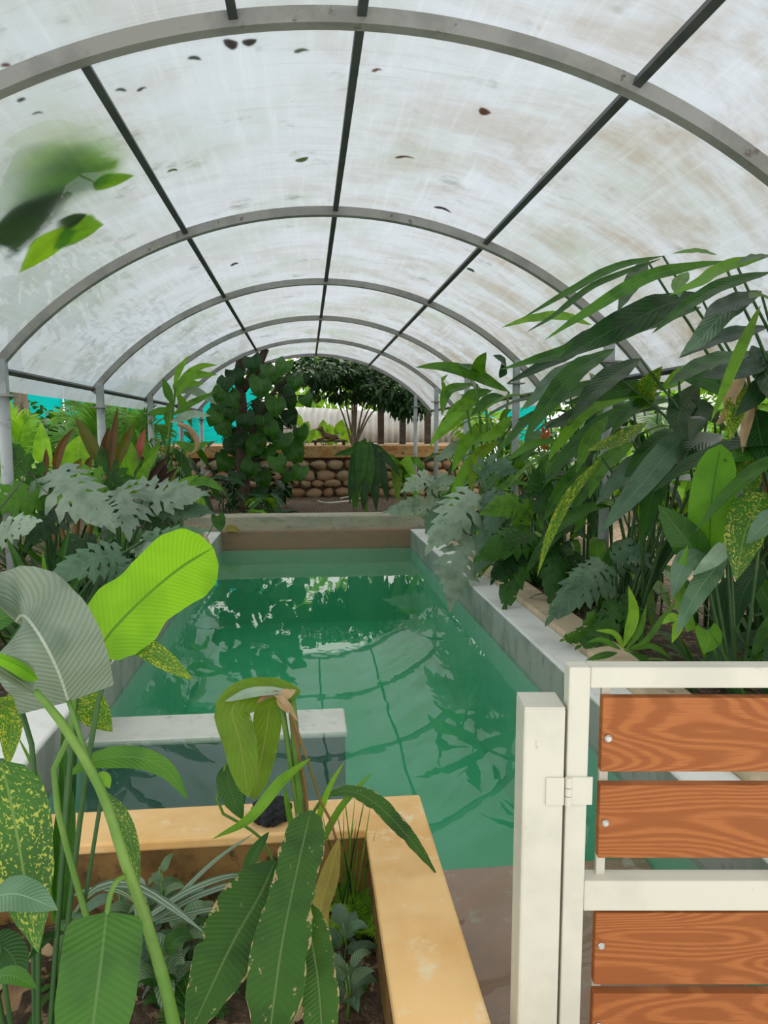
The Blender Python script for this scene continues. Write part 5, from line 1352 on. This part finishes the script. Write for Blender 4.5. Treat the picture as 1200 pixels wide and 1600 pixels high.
# speckled dumb cane
p = Q_('dumb_cane', 'yellow-speckled dumb cane with a huge mottled leaf at the lower left edge', -.55, 1.38)
p.px([(2, 1190, 1.16), (18, 1260, 1.13), (40, 1380, 1.10), (60, 1490, 1.06)], 56, 'spot', 'ovate', up=.2, fold=.1, seg=18, half=5, roll=-.15, tint=.45)
p.px([(-14, 1402, 1.05), (30, 1398, 1.03), (91, 1422, 1.0)], 31, 'blue', 'ovate', up=.6, fold=.1, seg=14, half=4, tint=.65)
p.px([(120, 1075, 1.5), (140, 1105, 1.5), (176, 1144, 1.48)], 27, 'spoty', 'ovate', up=.2, seg=14, half=4, tint=.38)
p.px([(24, 1078, 1.5), (18, 1130, 1.5), (12, 1200, 1.48)], 19, 'spoty', 'ovate', up=.2, seg=14, half=4, tint=.42)
p.px([(50, 1105, 1.48), (28, 1100, 1.46), (-20, 1094, 1.44)], 12, 'spoty', 'ovate', up=.6, seg=12, half=3, tint=.35)
p.px([(178, 1000, 1.5), (225, 1012, 1.5), (262, 1035, 1.5), (303, 1064, 1.5)], 17, 'spoty', 'lance', up=.6, seg=16, half=4, roll=.3, tint=.36)
p.px([(148, 1020, 1.46), (172, 1005, 1.47), (204, 1000, 1.49)], 17, 'mid', 'lance', up=.6, roll=.5, tint=.4)
p.px([(160, 1235, 1.36), (185, 1270, 1.34), (205, 1320, 1.32), (218, 1385, 1.30)], 17, 'spot', 'lance', up=.3, roll=.5, seg=14, half=4, tint=.4)
p.px([(105, 1212, 1.5), (150, 1188, 1.52), (215, 1184, 1.55), (262, 1205, 1.57), (294, 1250, 1.58)], 18, 'mid', 'lance', up=.7, roll=.35, seg=18, half=4, tint=.35)
p.px([(150, 1222, 1.42), (162, 1215, 1.42), (172, 1232, 1.42)], 10, 'light', 'ovate', up=.5)
p.px([(-20, 1470, 1.1), (15, 1490, 1.1), (38, 1540, 1.08)], 28, 'dark', 'ovate', up=.6)
p.px([(-20, 1530, 1.05), (20, 1525, 1.03), (58, 1545, 1.0)], 16, 'green', 'lance', up=.8)
for (x, y, Y) in ((2, 1190, 1.16), (24, 1078, 1.5), (120, 1075, 1.5), (178, 1000, 1.5)):
    p.stempx([(x, y, Y), (x * .5 + 45, (y + 1420) / 2, 1.45)], .0055, True)
for (x, y, Y) in ((160, 1235, 1.36), (105, 1212, 1.5), (-14, 1402, 1.05), (-20, 1470, 1.1), (-20, 1530, 1.05)): p.stempx([(x, y, Y)], .004, True)
p.done('stemd')
p = Q_('strap_leaf_plant', 'dark upright strap-leaved plant between the lime-leaf stems and the ledge', -.56, 1.62)
p.px([(96, 1440, 1.6), (92, 1340, 1.58), (100, 1240, 1.56), (98, 1130, 1.54)], 12, 'green', 'strap', up=0, fold=.4, tint=.35)
p.px([(98, 1440, 1.6), (105, 1330, 1.56), (112, 1260, 1.54), (114, 1235, 1.54)], 14, 'green', 'strap', up=0, fold=.4, tint=.5)
p.px([(85, 1440, 1.6), (82, 1330, 1.58), (60, 1220, 1.56), (25, 1145, 1.55)], 6, 'mid', 'strap', up=0, fold=.4)
p.px([(102, 1440, 1.6), (108, 1340, 1.58), (118, 1180, 1.56), (118, 1090, 1.55)], 4, 'dark', 'strap', up=0, fold=.4)
p.px([(100, 1450, 1.5), (150, 1390, 1.42), (210, 1385, 1.4), (270, 1420, 1.38), (320, 1458, 1.37)], 9, 'stripe', 'strap', up=.9, fold=.2)
p.px([(98, 1455, 1.5), (70, 1470, 1.4), (45, 1500, 1.3)], 10, 'dark', 'strap', up=.9)
p.px([(98, 1445, 1.5), (115, 1430, 1.45), (140, 1450, 1.4)], 8, 'blue', 'strap', up=.9)
p.stempx([(97, 1435, 1.6)], .016, True)
p.done('stemd')
# tattered plant in the middle of the planter
p = Q_('tattered_banana', 'tattered banana-like plant in mid planter with long torn leaves hanging down and a snapped top', -.015, 1.95)
p.px([(470, 1080, 1.95), (420, 1082, 1.93), (385, 1088, 1.9), (362, 1110, 1.88), (375, 1160, 1.86), (388, 1246, 1.84)], 28, 'olive', 'banana', up=.3, fold=.04, seg=22, half=4, tint=.45)
p.px([(450, 1085, 1.97), (425, 1092, 1.97), (415, 1150, 1.96), (405, 1200, 1.95), (396, 1250, 1.94)], 24, 'olive', 'banana', up=0, fold=.05, roll=.25, seg=18, half=4, tint=.4)
p.px([(352, 1096, 1.87), (400, 1082, 1.9), (462, 1080, 1.93)], 11, 'silver', 'lance', up=1.5, tint=.6)
p.px([(462, 1078, 1.92), (440, 1092, 1.9), (450, 1115, 1.89)], 9, 'tan', 'lance', up=.3, wave=.4, tint=.6)
p.px([(428, 1086, 1.9), (445, 1096, 1.88), (466, 1128, 1.88)], 5, 'tan', 'lance', up=.3, wave=.4, tint=.45)
p.px([(440, 1080, 1.92), (415, 1088, 1.9), (400, 1100, 1.88)], 5, 'dry', 'lance', up=.3, wave=.4, tint=.7)
p.px([(352, 1195, 1.95), (362, 1240, 1.93), (380, 1282, 1.92)], 20, 'green', 'ovate', up=0, tint=.35)
p.px([(485, 1185, 1.9), (440, 1222, 1.88), (390, 1280, 1.85), (330, 1312, 1.82)], 13, 'light', 'lance', up=.4, roll=.5, tint=.5)
p.px([(505, 1245, 1.95), (545, 1236, 1.95), (590, 1258, 1.95), (640, 1310, 1.95), (684, 1368, 1.95)], 17, 'torn', 'lance', up=.6, seg=20, half=4, rag=.25, roll=-.2, tint=.42)
p.px([(495, 1330, 1.95), (530, 1265, 1.96), (560, 1230, 1.97), (582, 1206, 1.98)], 6, 'mid', 'strap', up=0, fold=.5)
p.px([(490, 1300, 1.92), (515, 1230, 1.92), (538, 1190, 1.92)], 5, 'light', 'strap', up=0, fold=.5)
p.px([(455, 1290, 1.92), (448, 1250, 1.92), (444, 1228, 1.92)], 5, 'mid', 'strap', up=0, fold=.5)
p.px([(486, 1268, 1.86), (478, 1300, 1.78), (462, 1370, 1.62), (440, 1480, 1.42), (418, 1640, 1.22)], 45, 'torn', 'blunt', up=.4, fold=.14, seg=30, half=5, rag=.14, wave=.03, wn=7, tint=.5)
p.px([(430, 1345, 1.75), (405, 1400, 1.62), (360, 1480, 1.45), (285, 1640, 1.2)], 62, 'torn', 'ovate', up=.5, fold=.1, seg=26, half=5, rag=.18, wave=.03, tint=.42)
p.px([(470, 1400, 1.6), (487, 1470, 1.48), (498, 1540, 1.36), (505, 1650, 1.2)], 34, 'torn', 'banana', up=.4, fold=.12, seg=24, half=5, rag=.18, tint=.6)
p.px([(530, 1310, 1.9), (515, 1370, 1.86), (500, 1430, 1.8), (515, 1500, 1.76)], 17, 'yellow', 'lance', up=.2, fold=.6, wave=.15, seg=18, tint=.42)
p.px([(420, 1300, 1.88), (395, 1340, 1.85), (375, 1400, 1.8)], 12, 'green', 'lance', up=.3, roll=.4)
for pts, r in (([(455, 1090, 1.95), (462, 1160, 1.95), (472, 1290, 1.94)], .012), ([(440, 1100, 1.96), (455, 1200, 1.95), (468, 1300, 1.94)], .008), ([(485, 1270, 1.86), (487, 1300, 1.93)], .008), ([(505, 1245, 1.95), (488, 1280, 1.95)], .005), ([(352, 1195, 1.95), (340, 1260, 1.93), (380, 1290, 1.94), (420, 1330, 1.95)], .004)):
    p.stempx(pts, r, True)
p.done('stem', 'stalks')
o = [c for c in p.o.children if c.name.startswith('stalks')][0]
m = MB()
for pts, r in (([(448, 1095, 1.93), (478, 1180, 1.92), (500, 1250, 1.92), (525, 1330, 1.92)], .004), ([(452, 1100, 1.94), (470, 1200, 1.94), (478, 1300, 1.94)], .006), ([(470, 1190, 1.92), (480, 1250, 1.92), (478, 1320, 1.93)], .004), ([(498, 1260, 1.94), (500, 1310, 1.94)], .004)):
    q = [at(*a) for a in pts] + [p.base - V((0, 0, .02))]
    m.tube(resample(q, 14), r, 6)
o2 = m.build('dry_stalks', M['stemb'], p.o, smooth=True); o2['label'] = 'brown dried stalks'
p = Q_('striped_strap_plant', 'white-striped strap plant with long arching blades across the back of the planter', -.40, 1.85)
for pts, h_ in (([(235, 1430, 1.85), (300, 1390, 1.8), (370, 1368, 1.78), (415, 1385, 1.75)], 7), ([(235, 1440, 1.85), (310, 1400, 1.78), (390, 1378, 1.72), (430, 1400, 1.7)], 7), ([(230, 1430, 1.8), (190, 1395, 1.7), (140, 1390, 1.65), (95, 1410, 1.6)], 6),
                ([(235, 1435, 1.8), (225, 1400, 1.7), (260, 1410, 1.6), (320, 1458, 1.5)], 7), ([(240, 1440, 1.85), (330, 1350, 1.8), (400, 1300, 1.78)], 5), ([(250, 1440, 1.85), (340, 1420, 1.75), (400, 1430, 1.7)], 6)):
    p.px(pts, h_, 'stripe', 'strap', up=.9, fold=.2, seg=16)
p.stempx([(235, 1440, 1.85)], .012, True)
p.done('stemd')
# small plants over the soil
def small(name, label, x, y, n, h, L_, W_, mts, shape='lance', el=(.5, 1.9)):
    p = Plant(name, label, (x, y, GP), 'plant')
    for i in range(n):
        a = i * 2.4 + rnd.random() * .6; t = i / n
        hh = h * 1.25 * (.25 + .75 * t)
        c = V((x + math.cos(a) * .012, y + math.sin(a) * .012, GP + hh))
        leaf(p.mb(rnd.choice(mts)), arc(c, (math.cos(a), math.sin(a), rnd.uniform(*el)), L_ * rnd.uniform(.9, 1.3), rnd.uniform(.3, .8), 5), W_ * rnd.uniform(.8, 1.15), (0, -.25, 1), shape, seg=9, half=2, fold=.25)
    p.stem.tube([(x, y, GP - .03), (x + .008, y, GP + h * .6), (x, y, GP + h * 1.25)], .003, 5)
    p.done('stem')
    return p.o
for (px, py, z, n, h, L_, W_, mt, lab) in (
    (240, 1345, -.12, 8, .16, .09, .019, ('varieg', 'silver'), 'pale variegated sprig by the planter back wall, behind the green cane'),
    (268, 1350, -.10, 9, .20, .09, .016, ('varieg',), 'taller variegated sprig against the brown planter back wall'),
    (300, 1415, -.18, 9, .12, .09, .018, ('varieg', 'blue'), 'variegated sprig right of the striped arching straps'),
    (235, 1440, -.18, 10, .15, .12, .024, ('varieg', 'silver'), 'broad variegated sprig right beside the green cane, mid planter'),
    (285, 1480, -.18, 9, .12, .11, .022, ('varieg',), 'variegated sprig left of the tattered leaves'),
    (215, 1500, -.2, 9, .11, .11, .022, ('varieg', 'blue'), 'variegated sprig near the foot of the green cane'),
    (255, 1540, -.2, 9, .12, .11, .026, ('varieg', 'green'), 'low sprig at the bottom edge between cane and tattered leaf'),
    (225, 1330, -.14, 5, .16, .10, .022, ('blue', 'varieg'), 'blue-green sprig just right of the green cane near the ledge'),
    (555, 1480, -.2, 7, .10, .10, .022, ('blue',), 'blue-grey leafy sprig near the inner side of the right ledge'),
    (575, 1560, -.2, 9, .12, .10, .018, ('blue', 'varieg'), 'blue-grey sprig at the bottom beside the right ledge'),
    (540, 1560, -.2, 7, .08, .10, .02, ('green', 'blue'), 'small green sprig at the bottom right of the tattered leaves'),
    (330, 1430, -.2, 8, .08, .09, .018, ('green', 'blue'), 'low dark sprig in the shade beside the left tattered leaf')):
    q = atz(px, py, z); small('leafy_sprig', lab, min(q.x, .09), min(q.y, 2.06), n, h, L_, W_, mt, 'ovate')
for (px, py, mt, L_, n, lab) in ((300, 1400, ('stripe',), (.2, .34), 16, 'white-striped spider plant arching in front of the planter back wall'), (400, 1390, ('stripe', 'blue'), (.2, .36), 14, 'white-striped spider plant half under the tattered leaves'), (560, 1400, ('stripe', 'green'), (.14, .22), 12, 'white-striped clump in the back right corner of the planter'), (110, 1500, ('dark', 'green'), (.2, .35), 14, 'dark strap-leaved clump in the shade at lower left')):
    q = atz(px, py, GP + .06); strap_clump('spider_plant', lab, min(q.x, .06), min(q.y, 2.02), GP, n, L_, .010, mt, (.6, 1.8), (.5, 1.1), spread=.03, bias=(-.25 if px > 350 else .1, -.75))
for (px, py, lab) in ((560, 1392, 'bright green fern along the inner side of the right ledge, back'), (565, 1440, 'bright green fern along the inner side of the right ledge, in front of the other'), (300, 1560, 'dark little fern on the soil under the tattered leaves')):
    q = atz(px, py, GP + .05); f = Plant('fern', lab, (q.x, q.y, GP), cat='fern')
    for k in range(8):
        a = k * 2 * PI / 8 + rnd.random() * .5
        frond(f.mb('light' if px > 400 else 'green'), arc((q.x, q.y, GP), (math.cos(a), math.sin(a), 1.6), .22, .6, 6), .034, (0, 0, 1), 18, .0036, .2, f.stem, shape='strap', ang=80, r=.002)
    f.done()
q = atz(560, 1330, GP + .1); q.x = min(q.x, .11); q.y = min(q.y, 2.12)
p = Plant('thin_grass', 'thin upright grass blades in the back right corner of the planter', (q.x, q.y, GP), 'grass')
for k in range(18):
    a = rnd.random() * 6.28
    leaf(p.mb('mid' if k % 3 else 'dark'), arc((q.x + rnd.uniform(-.04, .04), q.y + rnd.uniform(-.03, .03), GP - .01), (math.cos(a) * .2, math.sin(a) * .2, 1), rnd.uniform(.22, .5), .05, 4), .0022, (0, -1, .2), 'strap', seg=6, half=1)
p.done()
# dead leaves
def dead(px, py, z, L_, W_, mt, lab, a, group=None, z_on=None, name='dead_leaf'):
    q = atz(px, py, z); b = MB()
    d = V((math.cos(a), math.sin(a), 0)); s_ = V((-d.y, d.x, 0))
    leaf(b, [q - d * L_ * .5 + V((0, 0, .004)), q + V((0, 0, .016 * L_ / .1)), q + d * L_ * .5 + V((0, 0, .008))], W_, (s_.x * .25, s_.y * .25, 1), 'ovate', fold=.35, wave=.25, seg=12, half=3, rag=.1)
    return tag(b.build(name, M[mt], None, smooth=True), lab, 'leaf', group)
dead(118, 1380, -.19, .13, .032, 'dry', 'curled brown dead leaf in the planter just below the ledge at left', .6)
dead(148, 1428, -.21, .14, .035, 'dry', 'large curled brown dead leaf in front of the other, left of the cane', -.3)
dead(40, 1560, -.2, .16, .045, 'dry', 'brown dead leaf at the bottom left corner of the planter', 1.1)
dead(75, 1500, -.22, .12, .035, 'tan', 'tan dead leaf in the shade left of the dark green broad leaf', .2)
for k in range(22):
    q = (rnd.uniform(-.85, .1), rnd.uniform(1.25, 2.12))
    b = MB(); a = rnd.random() * 6.28; L_ = rnd.uniform(.05, .1); d = V((math.cos(a), math.sin(a), 0)); c = V((q[0], q[1], GP + .025))
    leaf(b, [c - d * L_ * .5, c + V((0, 0, .015)), c + d * L_ * .5], L_ * .22, (d.y * .3, -d.x * .3, 1), 'ovate', fold=.3, wave=.2, seg=6, half=2)
    tag(b.build('soil_litter_leaf', M[('dry', 'tan', 'dry')[k % 3]], None, smooth=True), 'small dry brown leaf lying on the planter soil', 'leaf', 'dry leaves on the planter soil')
# black cloth on the ledge
b = MB(); q = atz(424, 1272, .02)
bm = bmesh.new(); bmesh.ops.create_icosphere(bm, subdivisions=5, radius=1)
b0 = len(b.v)
for v in bm.verts:
    c = v.co; k = 1 + .28 * noise.noise(c * 2.3) + .16 * (1 - abs(noise.noise(c * 4.5 + V((3, 1, 2)))) * 2) + .06 * noise.noise(c * 11)
    b.vert(V((q.x + c.x * .055 * k, q.y + c.y * .05 * k, max(.001, .028 + c.z * .042 * k))))
for f in bm.faces: b.f.append(tuple(b0 + v.index for v in f.verts))
bm.free()
tag(b.build('crumpled_cloth', M['cloth'], None, smooth=True), 'crumpled black cloth lying on the tan ledge behind the tattered plant', 'cloth')

# ------------------------------------------------------------------ leaves and litter lying on the roof sheet
br = thing('leafy_branch', 'leafy green branch pressing on the roof sheet from outside, upper left', 'branch', roofpt(90, 330, AR + .06))
def roofleaf(p, pts, hw, mt, lift, nm='leaf', **kw):
    P = [roofpt(x, y, AR + .02 + l) for (x, y), l in zip(pts, lift)]
    n_ = (P[1] - V((ACX, P[1].y, ACZ))).normalized()
    ym = (P[1] - CAM).dot(FWD)
    m = MB(); leaf(m, P, hw * ym / F * (3.1 if p else 1.3), -n_, fold=.0, seg=12, half=3, **kw)
    return m.build(nm, M[mt], p, smooth=True)
for pts, h_, mt, l in (([(95, 352), (70, 388), (30, 425)], 13, 'roofgreen', (.012, .006, .004)), ([(92, 362), (130, 358), (162, 350)], 15, 'roofgreen', (.012, .006, .004)), ([(75, 340), (30, 350), (-20, 375)], 28, 'green', (.03, .016, .008)), ([(92, 350), (112, 342), (136, 333)], 8, 'green', (.02, .010, .004)),
                    ([(145, 287), (175, 281), (210, 273)], 8, 'roofgreen', (.006, .005, .004)), ([(112, 270), (150, 256), (186, 245)], 16, 'roofgreen', (.10, .05, .012)), ([(100, 290), (60, 240), (30, 220)], 26, 'roofgreen', (.09, .10, .11)), ([(110, 250), (130, 220), (150, 195)], 24, 'roofgreen', (.07, .06, .07)), ([(90, 300), (50, 285), (10, 270)], 24, 'roofgreen', (.08, .1, .11)), ([(60, 240), (90, 215), (130, 205)], 24, 'roofgreen', (.10, .09, .08))):
    roofleaf(br, pts, h_, mt, l, shape='ovate')
m = MB(); m.tube([roofpt(x, y, AR + .02 + l) for x, y, l in ((60, 235, .2), (70, 300, .12), (92, 348, .035))], .006, 6); m.build('twig', M['bark'], br, smooth=True)
m = MB(); m.tube([roofpt(x, y, AR + .02 + l) for x, y, l in ((60, 235, .2), (100, 262, .15), (148, 285, .015))], .005, 6); m.build('twig', M['bark'], br, smooth=True)
RL = [((352, 70), (372, 64), 13, 'burg', 'round dark seed pod on the roof sheet beside the near arch'), ((380, 68), (402, 60), 8, 'burg', 'dark twisted pod next to the round seed pod on the roof'), ((293, 90), (315, 93), 4, 'burg', 'dark narrow dry leaf on the roof left of the seed pod'),
      ((460, 81), (484, 78), 4, 'bluegrey', 'grey narrow leaf on the roof near the centre purlin'), ((617, 246), (650, 247), 3, 'dry', 'thin curved dry leaf on the roof right of the centre purlin'), ((748, 172), (768, 175), 9, 'redleaf', 'round reddish-brown leaf on the roof right of centre'),
      ((464, 252), (482, 244), 6, 'spot', 'ragged yellow-green leaf scrap on the roof left of the centre purlin'), ((678, 323), (706, 332), 4, 'burg', 'dark dry leaf on the roof just above the second arch'), ((180, 140), (198, 142), 3, 'burg', 'small dark leaf on the roof right of the left purlin'), ((215, 142), (230, 136), 3, 'burg', 'small dark scrap on the roof near the left purlin'),
      ((582, 111), (598, 109), 3, 'redleaf', 'small rust leaf on the roof right of the centre purlin, near the first arch'), ((732, 421), (740, 425), 4, 'dark', 'small dark round leaf on the roof right of the third purlin'), ((118, 78), (138, 73), 3, 'burg', 'dark leaf lying along the near arch at left'), ((262, 268), (278, 266), 3, 'spot', 'tiny yellowish leaf on the roof right of the left purlin'), ((362, 415), (372, 412), 3, 'burg', 'tiny dark leaf on the roof between the second and third arches'), ((1, 102), (17, 103), 4, 'redleaf', 'rust leaf on the roof at the upper left edge'), ((28, 158), (40, 155), 4, 'burg', 'dark speck of leaf on the roof under the near arch, left'), ((50, 178), (68, 176), 2, 'burg', 'thin dark leaf on the roof below the other speck, left')]
M['bluegrey'] = M['blue']
M['redleaf'] = leafmat('rust_red_leaf', (.32, .10, .03), (.22, .07, .02), (.4, .2, .08), trcol=(1.4, 1, .6))
for a, c, h_, mt, lab in RL:
    mid = ((a[0] + c[0]) / 2, (a[1] + c[1]) / 2 - (3 if h_ < 5 else 0))
    o = roofleaf(None, [a, mid, c], h_, mt, (.004, .004, .004), 'roof_leaf', shape='ovate')
    tag(o, lab, 'leaf')
